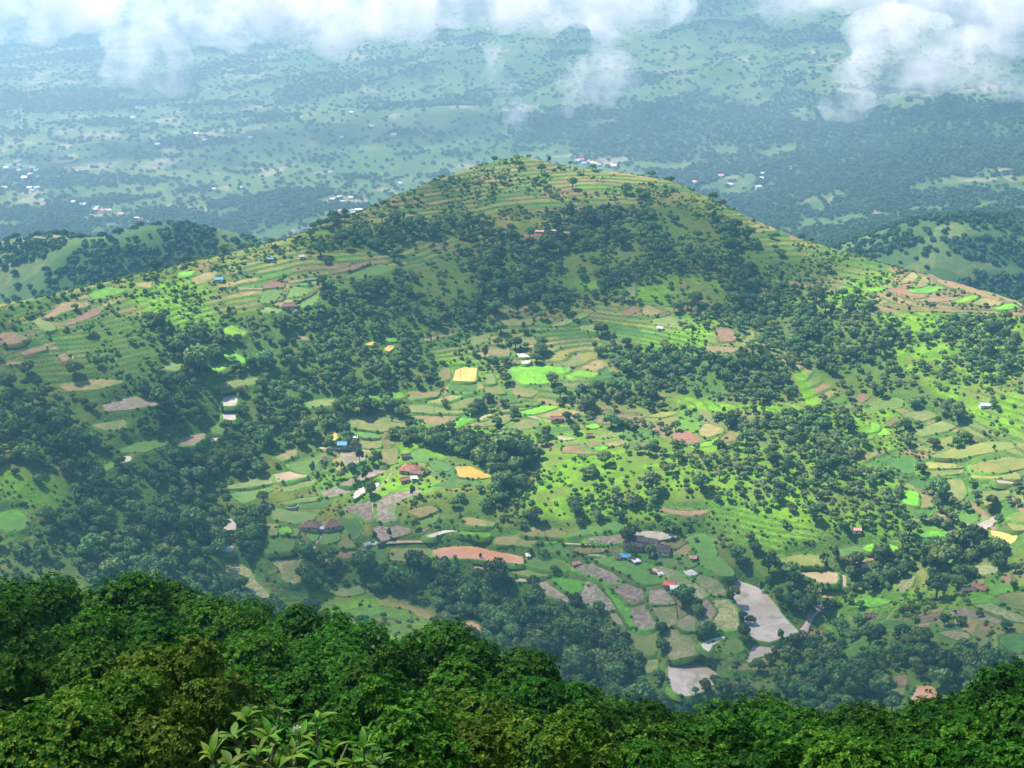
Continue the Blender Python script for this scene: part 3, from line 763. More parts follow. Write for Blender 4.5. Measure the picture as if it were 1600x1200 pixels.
def ribbon(name, pts, width, mat, lift=.3):
    p = np.array(pts, float); q = np.concatenate([np.linspace(a, b, 6, endpoint=False) for a, b in zip(p[:-1], p[1:])] + [p[-1:]]); x, y, z = march(H2, q[:, 0], q[:, 1])
    P_ = np.column_stack([x, y]); P_[1:-1] = (P_[:-2] + P_[1:-1] * 2 + P_[2:]) / 4; tn = np.gradient(P_, axis=0); tn /= np.maximum(np.hypot(*tn.T), 1e-6)[:, None]; nn = np.stack([tn[:, 1], -tn[:, 0]], 1)
    w_ = width * (.7 + .7 * vnoise(P_[:, 0] / 5, P_[:, 1] / 5, 66))[:, None] / 2; A_, B_ = P_ + nn * w_, P_ - nn * w_; n = len(P_); zz = np.maximum(ground_z(*A_.T), ground_z(*B_.T)) + lift
    V = np.concatenate([np.column_stack([A_, zz]), np.column_stack([B_, zz]), np.column_stack([A_ + nn * .9, zz - .7]), np.column_stack([B_ - nn * .9, zz - .7])]); i = np.arange(n - 1)
    F_ = np.concatenate([np.column_stack([i + a * n, i + 1 + a * n, i + 1 + b * n, i + b * n]) for a, b in ((0, 1), (2, 0), (1, 3))])
    return link(name, mesh_np(name, V, F_, mat, True), kind='structure')
for pts, w_ in (([(488,872), (491,862), (492,850), (500,838), (505,832)], 2.2), ([(584,782), (583,795), (586,806), (592,815)], 2.4), ([(566,852), (600,848), (640,846), (672,846)], 2.0), ([(656,834), (664,826), (676,819)], 3.0), ([(1040,884), (1050,900), (1056,912)], 2.0), ([(612,738), (606,750), (590,764), (575,776)], 1.8),
    ([(890,862), (925,866), (960,872), (985,880)], 2.2), ([(1470,822), (1490,826), (1512,836)], 3.0), ([(800,642), (850,656), (868,660), (905,650)], 1.8), ([(500,700), (530,700), (560,702), (590,708)], 2.0), ([(345,440), (370,450), (410,452)], 2.0)):
    ribbon('footpath', pts, w_ * .6, M['path'], .12)
ribbon('stream', [(1246,1000), (1256,986), (1262,974), (1266,963), (1278,952), (1290,944), (1300,936)], 3.2, M['pondm'], .3)
HAZE = 0.88e-4; CD = .021
# ------------------------------------------------------------------ air
def box_mesh(name, x0, x1, y0, y1, z0, z1):
    me = bpy.data.meshes.new(name)
    me.from_pydata([(x, y, z) for z in (z0, z1) for y in (y0, y1) for x in (x0, x1)], [],
                   [(0, 2, 3, 1), (4, 5, 7, 6), (0, 1, 5, 4), (2, 6, 7, 3), (0, 4, 6, 2), (1, 3, 7, 5)]); me.update(); return me
hz = box_mesh('haze', -15500, 15500, -15500, 15500, float(VZ.min()) - 1.5, max(CZ, float(VZ.max())) + 25)
m, t, o = new_mat('haze_air'); pv = nd(t, 'ShaderNodeVolumePrincipled')
pv.inputs['Color'].default_value = (.27, .64, 1.0, 1); pv.inputs['Density'].default_value = HAZE; pv.inputs['Anisotropy'].default_value = 0.15
lk(t, pv.outputs[0], o.inputs['Volume']); hz.materials.append(m)
link('haze', hz, label='thin blue haze filling the valley air', cat='haze', kind='stuff')
# ------------------------------------------------------------------ clouds
def lumpy(name, balls, voxel, seed, amp, scale):
    """closed lumpy cloud body from overlapping balls (centre, radii)"""
    V = []; F_ = []; n = 0; u = np.linspace(0, 2 * math.pi, 17)[:-1]
    for c, rad in balls:
        rows = [np.array([[0, 0, -1.0]])] + [np.column_stack([np.cos(u) * math.cos(p), np.sin(u) * math.cos(p), np.full(16, math.sin(p))]) for p in np.linspace(-1.3, 1.3, 9)] + [np.array([[0, 0, 1.0]])]
        S = np.concatenate(rows) * rad + c; V += [tuple(q) for q in S]
        for k in range(16): F_.append((n, n + 1 + (k + 1) % 16, n + 1 + k)); F_.append((n + 145, n + 129 + k, n + 129 + (k + 1) % 16))
        for r_ in range(8):
            for k in range(16): F_.append((n + 1 + r_ * 16 + k, n + 1 + r_ * 16 + (k + 1) % 16, n + 1 + (r_ + 1) * 16 + (k + 1) % 16, n + 1 + (r_ + 1) * 16 + k))
        n += 146
    me = bpy.data.meshes.new(name); me.from_pydata(V, [], F_); tmp = bpy.data.objects.new(name, me); SC.collection.objects.link(tmp)
    md = tmp.modifiers.new('r', 'REMESH'); md.mode = 'VOXEL'; md.voxel_size = voxel
    dg = bpy.context.evaluated_depsgraph_get(); out = bpy.data.meshes.new_from_object(tmp.evaluated_get(dg)); bpy.data.objects.remove(tmp)
    v = np.empty(len(out.vertices) * 3, np.float32); out.vertices.foreach_get('co', v); v = v.reshape(-1, 3)
    nr_ = np.empty(len(v) * 3, np.float32); out.vertices.foreach_get('normal', nr_); nr_ = nr_.reshape(-1, 3)
    a = fbm(v[:, 0] / scale + seed, v[:, 2] / scale + v[:, 1] / scale * .7, seed, 4) - .5; out.vertices.foreach_set('co', (v + nr_ * (a * amp)[:, None]).ravel()); out.name = name; out.update(); return out
def cloud_mat(name, dens, scale, lo, hi, hetero=True, tint=(.955, .905, .95, 1)):
    m, t, o = new_mat(name); pv = nd(t, 'ShaderNodeVolumePrincipled'); pv.inputs['Color'].default_value = tint; pv.inputs['Anisotropy'].default_value = .2
    if hetero:
        n = noise(t, pos(t), scale, 6, .62, .4); d = math_(t, 'MULTIPLY', ramp(t, n, lo, hi), dens); lk(t, d, pv.inputs['Density'])
    else: pv.inputs['Density'].default_value = dens
    lk(t, pv.outputs[0], o.inputs['Volume']); return m
cm1 = cloud_mat('cloud_vapour', CD, .011, .38, .74)
cm2 = cloud_mat('cloud_wisp', CD * .8, .016, .37, .78)
CL = [ # label, material, balls as pixel x, y, range, radius in pixels (x, depth, z)
 ('bright cloud tongue hanging in front of the far hills at upper right', cm1, '1325,165,2700,38,30 1345,125,2750,45,45 1385,95,2760,55,45 1430,120,2740,50,32 1470,95,2780,55,42 1520,85,2800,50,36 1555,110,2800,35,26 1400,50,2800,70,40 1590,150,2850,25,40'),
 ('pale wisp reaching down over the plain right of centre', cm2, '960,85,2900,40,34 930,125,2900,48,38 905,140,2880,36,26 975,120,2920,26,28 885,165,2900,18,20'),
 ('thin smoky wisp rising above the summit', cm2, '768,85,2900,24,26 765,115,2900,22,22 785,150,2900,22,26 800,180,2900,20,24'),
 ('drooping cloud tongue over the plain at upper left', cm2, '215,40,2900,52,36 235,80,2900,58,40 225,115,2880,46,30 265,110,2900,26,30 165,120,2900,22,20'),
 ('grey white cloud bank at the top left corner', cm1, '20,-10,3100,80,40 110,10,3100,70,40 -50,20,3100,60,50 60,35,3100,50,22'),
 ('long white cloud bank along the top edge left of centre', cm1, '260,-10,3050,80,45 360,20,3050,80,50 450,0,3050,70,50 540,25,3000,70,45 620,10,3050,60,50 430,50,3000,60,26 640,50,3000,40,24 520,60,3000,40,22'),
 ('white cloud bank along the top edge right of centre', cm1, '720,-5,3050,60,48 800,10,3050,70,40 880,0,3050,70,45 960,15,3000,60,40 1040,-5,3050,50,36 960,60,3000,30,26'),
 ('pale cloud at the top edge above the bright right tongue', cm1, '1210,-15,2950,60,40 1270,0,2950,50,30 1330,-15,2900,50,40 1440,0,2900,70,45 1540,20,2900,60,45 1600,20,2950,50,60'),
]
for i, (lb, mt, s) in enumerate(CL):
    balls = []
    for q in s.split():
        a, b, r_, rx, rz = [float(v) for v in q.split(',')]; c = np.array([float(v) for v in at_range(a, b, r_)]); k = r_ * 1.02 / FPX
        balls.append((c, np.array([rx * k, (rx + rz) * .5 * k, rz * k]) * 1.1))
    c0 = balls[0][0]; me = lumpy('cloud', [(c - c0, rd) for c, rd in balls], 9.0, 5 + i, 60, 55); me.materials.append(mt)
    link('cloud', me, loc=c0, label=lb, cat='cloud', group='low clouds drifting over the plain')
# thin mist lying over the far plain under the cloud base
c0 = np.array([0, 3350.0, 170.0]); me = lumpy('mist_bank', [(np.array([dx_, 0, 0]), np.array([1500., 1500., 210.])) for dx_ in (-1900, -800, 300, 1400)], 70.0, 3, 160, 500); me.materials.append(cloud_mat('mist_vapour', 2.8e-4, 1, 0, 1, False, (.62, .80, 1.0, 1)))
link('mist_bank', me, loc=c0, label='thin grey mist bank veiling the far plain below the clouds', cat='mist')
# broken cumulus above the viewer: what shades the hill, the valley floor and the forest at our feet
SHADE = [('above the hill', .22, [(480,330),(640,290),(760,300),(900,300),(1080,300),(1200,370),(1300,420),(1230,470),(1130,500),(1000,480),(900,520),(760,500),(680,490),(560,500),(470,430)]),
 ('above the valley floor', .3, [(330,800),(480,780),(560,800),(700,815),(880,812),(1010,812),(1110,815),(1150,850),(1250,900),(1330,940),(1420,885),(1600,865),(1650,1150),(1300,1160),(900,1160),(400,1000),(300,880)]),
 ('above the left slope', .24, [(-100,500),(100,540),(240,600),(330,600),(400,640),(420,720),(350,780),(340,880),(-100,900)])]
ZC = CZ + 260
cmh = cloud_mat('cloud_overhead', .020, 1, 0, 1, False)
for i, (nm, th_, poly) in enumerate(SHADE):
    if poly is None: P_ = np.array([(-60, -20, CZ - 40), (-60, 120, CZ - 40), (90, 120, CZ - 40), (90, -20, CZ - 40)], float)
    elif isinstance(poly, str):
        pp = {'R': [(1330,250,2600),(1620,230,2600),(1700,300,2300),(1560,400,1800),(1330,380,1700),(1250,310,2200)], 'P': [(250,150,3500),(560,140,3700),(640,240,2600),(420,270,2500),(300,230,2700)]}[poly]
        P_ = np.array([[float(v) for v in at_range(*q)] for q in pp])
    else: P_ = np.column_stack(march(H2, [p[0] for p in poly], [min(p[1], 1145) for p in poly]))
    ts = np.array(TO_SUN); Q = P_ + ts * ((ZC - P_[:, 2]) / ts[2])[:, None]
    gs = 14.0 if not isinstance(poly, str) else 30.0
    if poly is None: gs = 5.0
    x0, y0 = Q[:, :2].min(0) - 4 * gs; x1, y1 = Q[:, :2].max(0) + 4 * gs
    ax_, ay_ = np.arange(x0, x1 + gs, gs), np.arange(y0, y1 + gs, gs); U, V_ = np.meshgrid(ax_, ay_)
    wb = 60 * gs / 14; Uw = U + wb * (fbm(U / 110, V_ / 110, 7 + i) - .5); Vw = V_ + wb * (fbm(U / 110, V_ / 110, 17 + i) - .5)
    mk = boxblur(boxblur(inpoly(Uw, Vw, Q[:, :2]).astype(float), 2), 1); nz = fbm(U / 70, V_ / 70, 27 + i)
    tk = np.clip((mk - .12) / .75, 0, 1.1) * (.55 + .9 * nz) * 110 * th_; tk[0] = tk[-1] = 0; tk[:, 0] = tk[:, -1] = 0
    on = tk > 0; id_ = np.arange(U.size).reshape(U.shape); a, b, c, d = id_[:-1, :-1], id_[:-1, 1:], id_[1:, 1:], id_[1:, :-1]
    fon = (on[:-1, :-1] | on[:-1, 1:] | on[1:, 1:] | on[1:, :-1]); up = np.stack([a[fon], b[fon], c[fon], d[fon]], -1)
    top = np.column_stack([U.ravel(), V_.ravel(), (ZC + tk * .72).ravel()]); bot = np.column_stack([U.ravel(), V_.ravel(), (ZC - tk * .28).ravel()])
    onf = on.ravel(); botid = np.where(onf, np.arange(U.size) + U.size, np.arange(U.size))   # rims share their vertices, so the body is closed
    me = mesh_np('cloud', np.concatenate([top, bot]), np.concatenate([up, botid[up[:, ::-1]]]), cmh, True)
    link('cloud', me, label='cumulus cloud overhead %s, casting its shadow below' % nm, cat='cloud', group='broken cumulus overhead')
# ------------------------------------------------------------------ foliage
def leaf_mat(name, c1, c2, c3, trans=.25, rough=.55, rand=.35, scale=.6, spec=.3, hue=.07):
    m, t, o = new_mat(name)
    oi = nd(t, 'ShaderNodeObjectInfo'); P = pos(t); n = noise(t, P, scale, 3)
    isl = nd(t, 'ShaderNodeNewGeometry')
    c = mixc(t, ramp(t, n, .35, .65), c1, c2); c = mixc(t, math_(t, 'POWER', isl.outputs['Random Per Island'], 3.0), c, c3)
    rr = math_(t, 'MULTIPLY_ADD', oi.outputs['Random'], 2 * rand, 1 - rand)
    hs = nd(t, 'ShaderNodeHueSaturation'); lk(t, c, hs.inputs['Color']); lk(t, rr, hs.inputs['Value'])
    lk(t, math_(t, 'MULTIPLY_ADD', math_(t, 'FRACT', math_(t, 'MULTIPLY', oi.outputs['Random'], 7.3)), -hue, .5 + hue * .3), hs.inputs['Hue'])
    p = nd(t, 'ShaderNodeBsdfPrincipled'); lk(t, hs.outputs[0], p.inputs['Base Color']); p.inputs['Roughness'].default_value = rough
    p.inputs['Specular IOR Level'].default_value = spec
    tr = nd(t, 'ShaderNodeBsdfTranslucent'); lk(t, mixc(t, 1.0, hs.outputs[0], (.7, 1.4, .35), 'MULTIPLY'), tr.inputs[0])
    mx = nd(t, 'ShaderNodeMixShader'); mx.inputs[0].default_value = trans
    lk(t, p.outputs[0], mx.inputs[1]); lk(t, tr.outputs[0], mx.inputs[2]); lk(t, mx.outputs[0], o.inputs[0]); M[name] = m; return m
leaf_mat('leaf_valley', (.027,.084,.026), (.064,.13,.034), (.17,.23,.07), .15, .7, .55, .22, .1)
leaf_mat('leaf_teak', (.075,.125,.045), (.115,.165,.065), (.22,.26,.13), .15, .7, .35, .2, .1)
leaf_mat('leaf_scrub', (.05,.12,.02), (.09,.18,.025), (.13,.20,.045), .15, .7, .4, .12, .1)
leaf_mat('leaf_far', (.024,.068,.03), (.04,.092,.038), (.06,.11,.04), .0, .9, .35, .02, .05)
leaf_mat('leaf_dark', (.004,.028,.003), (.011,.060,.005), (.055,.145,.010), .20, .6, .35, .5, .03, .022)
leaf_mat('leaf_fresh', (.012,.052,.005), (.032,.088,.007), (.11,.16,.014), .22, .6, .3, .6, .03, .03)
leaf_mat('leaf_shrub', (.016,.075,.008), (.04,.125,.012), (.13,.20,.022), .28, .5, .4, 3.0, .08)
m_, t_, o_ = new_mat('bark'); princ(t_, o_, mixc(t_, noise(t_, pos(t_), 3, 5), (.05,.04,.03), (.16,.13,.10)), .95, .1, noise(t_, pos(t_), 8, 4), .6, .05); M['bark'] = m_
def tube(pts, rad, sides=6):
    pts = np.asarray(pts, float); V = []; n = len(pts)
    for i in range(n):
        d = pts[min(i + 1, n - 1)] - pts[max(i - 1, 0)]; d = d / (np.linalg.norm(d) + 1e-9)
        a = np.cross(d, [1, 0, 0] if abs(d[0]) < .8 else [0, 1, 0]); a /= np.linalg.norm(a); b = np.cross(d, a)
        th = np.linspace(0, 2 * math.pi, sides, endpoint=False)
        V.append(pts[i] + rad[i] * (np.cos(th)[:, None] * a + np.sin(th)[:, None] * b))
    V = np.concatenate(V); F_ = []
    for i in range(n - 1):
        for k in range(sides): F_.append((i * sides + k, i * sides + (k + 1) % sides, (i + 1) * sides + (k + 1) % sides, (i + 1) * sides + k))
    return V, np.array(F_)
def join(parts):
    V = []; F_ = []; n = 0
    for v, f in parts: V.append(v); F_.append(np.asarray(f) + n); n += len(v)
    return np.concatenate(V), np.concatenate(F_)
def sph(n, g):
    v = g.normal(size=(n, 3)); return v / np.linalg.norm(v, axis=1)[:, None]
def cards(c, nrm, size, g, aspect=1.0, droop=.0):
    """diamond leaves at c whose faces look along nrm (jittered)"""
    n = len(c); u = np.cross(nrm, sph(n, g)); u /= np.linalg.norm(u, axis=1)[:, None] + 1e-9; v = np.cross(nrm, u)
    s = np.asarray(size).reshape(-1, 1)
    V = np.stack([c - u * s, c - v * s * .5 * aspect - nrm * s * droop, c + u * s, c + v * s * .5 * aspect - nrm * s * droop], 1).reshape(-1, 3)
    return V, np.arange(4 * n).reshape(n, 4)
def lobes_of(g, n, flat, rl, umbrella=.0):
    L = []
    for i in range(n):
        th = 2 * math.pi * (i * .618 + g.uniform(-.08, .08)); rr = math.sqrt((i + .4) / n) * g.uniform(.78, 1.0)
        h = (1 - rr * rr) * flat * g.uniform(.6, 1.0) - umbrella * rr + g.uniform(-.12, .08)
        L.append((rr * .72 * math.cos(th), rr * .72 * math.sin(th), h, rl * g.uniform(.75, 1.15)))
    return L
def crown_mesh(seed, n=9, flat=.55, rl=.42, leaves=70, size=.13, mat='leaf_valley', core=True, tall=1.0):
    g = np.random.default_rng(seed); parts = []
    for lx, ly, lz, lr in lobes_of(g, n, flat, rl):
        c0 = np.array([lx, ly, lz * tall])
        d = sph(leaves, g); d = d[d[:, 2] > -.55]
        c = c0 + d * lr * g.uniform(.82, 1.12, (len(d), 1)) * [1, 1, tall * .9]
        nn = d + sph(len(d), g) * .55; nn /= np.linalg.norm(nn, axis=1)[:, None]
        parts.append(cards(c, nn, size * g.uniform(.7, 1.25, len(d)), g, 1.6))
        if core:
            u = np.linspace(0, 2 * math.pi, 9)[:-1]; rows = []
            for ph in (-.9, -.3, .3, .9, 1.45):
                rows.append(np.column_stack([np.cos(u) * math.cos(ph), np.sin(u) * math.cos(ph), np.full(8, math.sin(ph))]))
            S = np.concatenate(rows); S = c0 + S * lr * .86 * (1 + .22 * (g.random((len(S), 1)) - .5)) * [1, 1, tall * .9]
            fq = [(r_ * 8 + k, r_ * 8 + (k + 1) % 8, (r_ + 1) * 8 + (k + 1) % 8, (r_ + 1) * 8 + k) for r_ in range(4) for k in range(8)]
            parts.append((S, np.array(fq)))
    V, F_ = join(parts); return V, F_
def trunk_geo(seed, h, r, spread=.5, limbs=4):
    g = np.random.default_rng(seed + 99); parts = [tube([(0, 0, -.25), (.02, .01, h * .4), (.0, .03, h * .8)], [r * 1.3, r, r * .75])]
    for k in range(limbs):
        a = 2 * math.pi * k / limbs + g.uniform(-.4, .4)
        parts.append(tube([(0, .03, h * .7), (.4 * spread * math.cos(a), .4 * spread * math.sin(a), h * .95), (spread * math.cos(a), spread * math.sin(a), h * 1.25)], [r * .6, r * .45, r * .2], 5))
    return join(parts)
KINDS = []   # unit crown radius 1; (crown mesh, trunk mesh, joined mesh)
def make_kind(seed, cz, mat, **kw):
    V, F_ = crown_mesh(seed, mat=mat, **kw); V = V + [0, 0, cz]
    tv, tf = trunk_geo(seed, cz * .9, .085)
    cm = mesh_np('crown', V, F_, M[mat]); tm = mesh_np('trunk', tv, tf, M['bark'], True)
    jv, jf = join([(V, F_), (tv, tf)]); mi = np.concatenate([np.zeros(len(F_)), np.ones(len(tf))])
    KINDS.append((cm, tm, mesh_np('tree', jv, jf, mats=[M[mat], M['bark']], mi=mi)))
make_kind(1, .95, 'leaf_valley', n=10, flat=.6, rl=.42)
make_kind(2, .85, 'leaf_valley', n=8, flat=.5, rl=.46)
make_kind(3, 1.1, 'leaf_valley', n=12, flat=.75, rl=.38)
make_kind(4, .9, 'leaf_valley', n=7, flat=.45, rl=.5)
make_kind(5, 1.7, 'leaf_valley', n=9, flat=.7, rl=.42, tall=2.3)      # tall slim
make_kind(6, 1.0, 'leaf_valley', n=6, flat=.6, rl=.40, leaves=45, core=False)  # thin open crown
make_kind(7, .85, 'leaf_teak', n=8, flat=.5, rl=.44)
make_kind(8, 1.0, 'leaf_teak', n=10, flat=.65, rl=.4)
BUSH = []
for sd in (21, 22, 23):
    V, F_ = crown_mesh(sd, n=5, flat=.45, rl=.5, leaves=36, size=.2); BUSH.append(mesh_np('bush', V + [0, 0, .3], F_, M['leaf_scrub']))
FAR = []
for sd in (31, 32, 33):
    V, F_ = crown_mesh(sd, n=6, flat=.45, rl=.5, leaves=22, size=.26); FAR.append(mesh_np('far_tree', V + [0, 0, .5], F_, M['leaf_far']))
def scatter(name, meshes, pts, scl, idx, label, cat):
    col = bpy.data.collections.new(name + '_kinds')
    for i, me in enumerate(meshes): col.objects.link(bpy.data.objects.new('%s_kind_%s' % (name, 'abcdefgh'[i]), me))
    pts = np.asarray(pts, np.float32); me = bpy.data.meshes.new(name); n = len(pts)
    me.vertices.add(n); me.vertices.foreach_set('co', pts.ravel())
    for nm, ty, arr in (('psize', 'FLOAT', scl), ('pkind', 'INT', idx), ('pturn', 'FLOAT', rng.uniform(0, 6.28, n))):
        me.attributes.new(nm, ty, 'POINT').data.foreach_set('value', np.asarray(arr, np.int32 if ty == 'INT' else np.float32))
    me.update(); ob = link(name, me, label=label, cat=cat, kind='stuff')
    ng = bpy.data.node_groups.new(name + '_scatter', 'GeometryNodeTree')
    ng.interface.new_socket('Geometry', in_out='INPUT', socket_type='NodeSocketGeometry'); ng.interface.new_socket('Geometry', in_out='OUTPUT', socket_type='NodeSocketGeometry')
    gi = ng.nodes.new('NodeGroupInput'); go = ng.nodes.new('NodeGroupOutput')
    ci = ng.nodes.new('GeometryNodeCollectionInfo'); ci.inputs['Collection'].default_value = col
    ci.inputs['Separate Children'].default_value = True; ci.inputs['Reset Children'].default_value = True
    ip = ng.nodes.new('GeometryNodeInstanceOnPoints'); ip.inputs['Pick Instance'].default_value = True
    def na(nm, ty):
        a = ng.nodes.new('GeometryNodeInputNamedAttribute'); a.data_type = ty; a.inputs['Name'].default_value = nm
        return [s for s in a.outputs if s.enabled and s.name == 'Attribute'][0]
    cb = ng.nodes.new('ShaderNodeCombineXYZ'); ng.links.new(na('pturn', 'FLOAT'), cb.inputs[2])
    L = ng.links.new; L(gi.outputs[0], ip.inputs['Points']); L(ci.outputs[0], ip.inputs['Instance']); L(na('pkind', 'INT'), ip.inputs['Instance Index'])
    L(cb.outputs[0], ip.inputs['Rotation']); L(na('psize', 'FLOAT'), ip.inputs['Scale']); L(ip.outputs[0], go.inputs[0])
    md = ob.modifiers.new('scatter', 'NODES'); md.node_group = ng; return ob
# ------------------------------------------------------------------ where trees stand
def jgrid(cell, x0, x1, y0, y1):
    a, b = np.meshgrid(np.arange(x0, x1, cell), np.arange(y0, y1, cell))
    return (a + rng.uniform(0, cell, a.shape)).ravel(), (b + rng.uniform(0, cell, b.shape)).ravel()
fm = boxblur(MM, 1)
def cover_prob(x, y): return sample(mwood_b, x, y)
x, y = jgrid(5.6, -700, 700, 600, 1640); r = np.hypot(x, y); a_ = np.arctan2(x, y)
ok = (np.abs(a_) < .42) & (r < np.interp(a_, RAZ, RR) + 30) & (r > 600); x, y, r = x[ok], y[ok], r[ok]
z = ground_z(x, y); px, py = project(x, y, z)
wd = np.where(r > 660, cover_prob(x, y), .9); field = sample(fm, x, y)
cl = fbm(x / 55, y / 55, 71, 3)
lus = sample(mlush, x, y)
pr = np.where(wd > .3, wd * np.clip(.35 + 1.9 * smooth(.30, .58, cl), 0, 1.05), .02 + .75 * smooth(.49, .60, cl) * (1 - .45 * lus))
pr = np.where(py < 330, np.minimum(pr, .5 * pr + .02), pr)
pr = pr * (1 - .85 * sample(mterr, x, y)) * (1 - .8 * sample(spur, x, y)) * (1 - sample(mclear, x, y)) * np.where(py < 470, .3 + .7 * smooth(.36, .52, cl), 1) * np.where(r > np.interp(np.arctan2(x, y), RAZ, RR) - 40, .35, 1)
keep = (rng.random(len(x)) < pr) & (field < .03) & (np.abs(px - 800) < 960)
x, y, z, r, px, py, wd = [q[keep] for q in (x, y, z, r, px, py, wd)]
rad = np.where(wd > .9, rng.uniform(2.8, 5.8, len(x)), rng.uniform(1.8, 4.6, len(x))) * np.exp(rng.normal(0, .28, len(x)))
kin = rng.choice(6, len(x), p=[.26, .24, .18, .2, .05, .07]); rad = np.where(kin == 4, rad * .5, rad)
tk_ = ((px > 900) & (py > 490) & (py < 850)) | ((px > 330) & (px < 720) & (py > 470) & (py < 620)); lt = tk_ & (rng.random(len(x)) < .65) & (kin != 4)
kin = np.where(lt, 6 + (rng.random(len(x)) < .5), kin); rad = np.where(lt, rng.uniform(1.6, 3.9, len(x)), rad)
TREES = list(zip(x, y, z, rad, kin, px, py))
# single trees standing in the open, surveyed one by one: pixel of the foot, crown width in pixels, kind
SINGLE = '''1375,872,30,1 1245,938,16,2 1199,918,9,4 1190,925,9,4 1220,1000,9,4 1218,998,8,4 1160,968,16,0 1172,975,18,1 1096,1000,24,0 1102,1080,22,0 1118,1070,20,1 1086,1086,14,2 1128,1082,26,0 1090,962,24,1 1036,985,14,2 1034,1016,22,0 1024,880,9,4 1016,896,9,5 982,905,9,5 1060,880,11,5
 695,877,11,1 711,874,8,0 751,873,5,4 866,894,14,0 872,866,8,1 915,878,8,2 976,845,10,2 984,828,12,0 993,826,12,1 1040,830,20,2 1059,834,14,0 1087,846,9,1 968,812,18,0 1025,810,12,1
 648,826,9,4 608,840,8,4 586,845,8,4 720,815,7,4 708,826,6,5 645,776,10,4 656,780,10,5 571,752,12,4 555,752,12,0 533,748,14,0 488,740,10,4 592,724,10,4 562,722,12,4 475,870,30,1 494,872,18,0 518,880,26,2
 395,845,30,0 385,822,22,1 1285,880,10,4 1304,876,12,4 782,520,20,0 820,522,14,1 862,600,22,0 940,524,24,1 895,500,14,2 726,646,8,2 803,656,12,0 780,672,14,1 1013,640,18,0 918,640,28,1 970,662,10,2 1104,513,12,0 1152,530,12,1
 1414,672,22,0 1428,636,20,1 1306,712,20,0 1509,690,18,0 1496,698,18,1 1495,656,30,0 1432,668,12,2 1458,700,20,1 1416,694,22,0 1553,704,5,4 1480,770,10,2 1560,816,14,0 1520,760,14,1 1590,790,12,0 1550,790,20,1
 808,252,12,0 858,254,5,4 891,258,8,1 926,266,12,0 812,262,14,1 846,272,16,2 784,286,16,0 725,292,8,1 695,296,9,2 640,330,14,0 618,330,12,1 555,358,11,0 540,340,9,1 424,384,15,0 438,396,8,2 440,440,8,1 484,446,7,0 530,440,10,2 560,448,9,1
 118,484,12,1 64,488,10,2 112,460,11,0 100,464,10,1 84,466,10,2 180,440,8,0 205,442,9,1 227,436,9,0 243,438,9,1 57,470,7,2 284,540,24,0 118,588,30,1 44,586,24,0 180,618,11,2 60,756,18,0 274,660,16,1
 1344,950,14,0 1328,944,14,1 1341,977,20,0 1430,972,14,1 1371,990,20,0 1356,988,8,4 1530,964,12,0 1502,978,16,1 1571,986,20,0 1583,920,14,0 1410,962,14,2 1436,944,10,4 1475,978,20,2 1492,960,8,5 1516,876,16,1 1560,890,30,0 1268,1000,10,1 1243,1012,12,0 1210,1022,12,1 1266,1016,22,0
 599,966,11,0 590,985,14,1 1398,520,8,0 1420,488,5,4 1452,478,6,1 1492,462,4,4 1540,480,8,0 1516,478,6,1 1358,484,18,0 1364,470,14,1 1335,455,8,2 1306,466,9,0 1330,470,14,1 1290,458,10,2 1550,500,12,0'''
for q in SINGLE.split():
    a, b, wpx, kk = [float(v) for v in q.split(',')]; X_, Y_, Z_ = [float(v[0]) for v in march(H2, a, b)]
    rr_ = wpx / 2 * math.sqrt(X_ ** 2 + Y_ ** 2 + (Z_ - CZ) ** 2) / FPX * 1.12
    TREES.append((X_, Y_, Z_, rr_ * (.9 if kk != 4 else 1.0), int(kk), a, b, 'open'))
CANOPY = [(-50,905),(0,890),(180,884),(250,892),(330,935),(400,960),(430,948),(490,948),(560,985),(620,1010),(660,985),(720,990),(800,1005),(860,1050),(950,1085),(1060,1120),(1100,1150),(1150,1095),(1200,1083),(1300,1095),(1400,1100),(1480,1095),(1530,1050),(1600,1025),(1660,1020)]
cx_, cy_ = np.array(CANOPY).T
def seen(t): return 6 < t[5] < 1594 and t[6] - 6 < np.interp(t[5], cx_, cy_)
def appsize(t): return t[3] / math.hypot(t[0], t[1], t[2] - CZ) * (1.5 if len(t) > 7 else 1.0) * (1.0 if seen(t) else 0)
TREES.sort(key=appsize, reverse=True)
NIND = 255
single, rest = TREES[:NIND], TREES[NIND:]
print('trees', len(TREES))
scatter('woodland', [k[2] for k in KINDS], [t[:3] for t in rest], [t[3] for t in rest], [t[4] for t in rest], 'mass of dark green broadleaf trees covering the slopes and ravines of the valley', 'woodland')
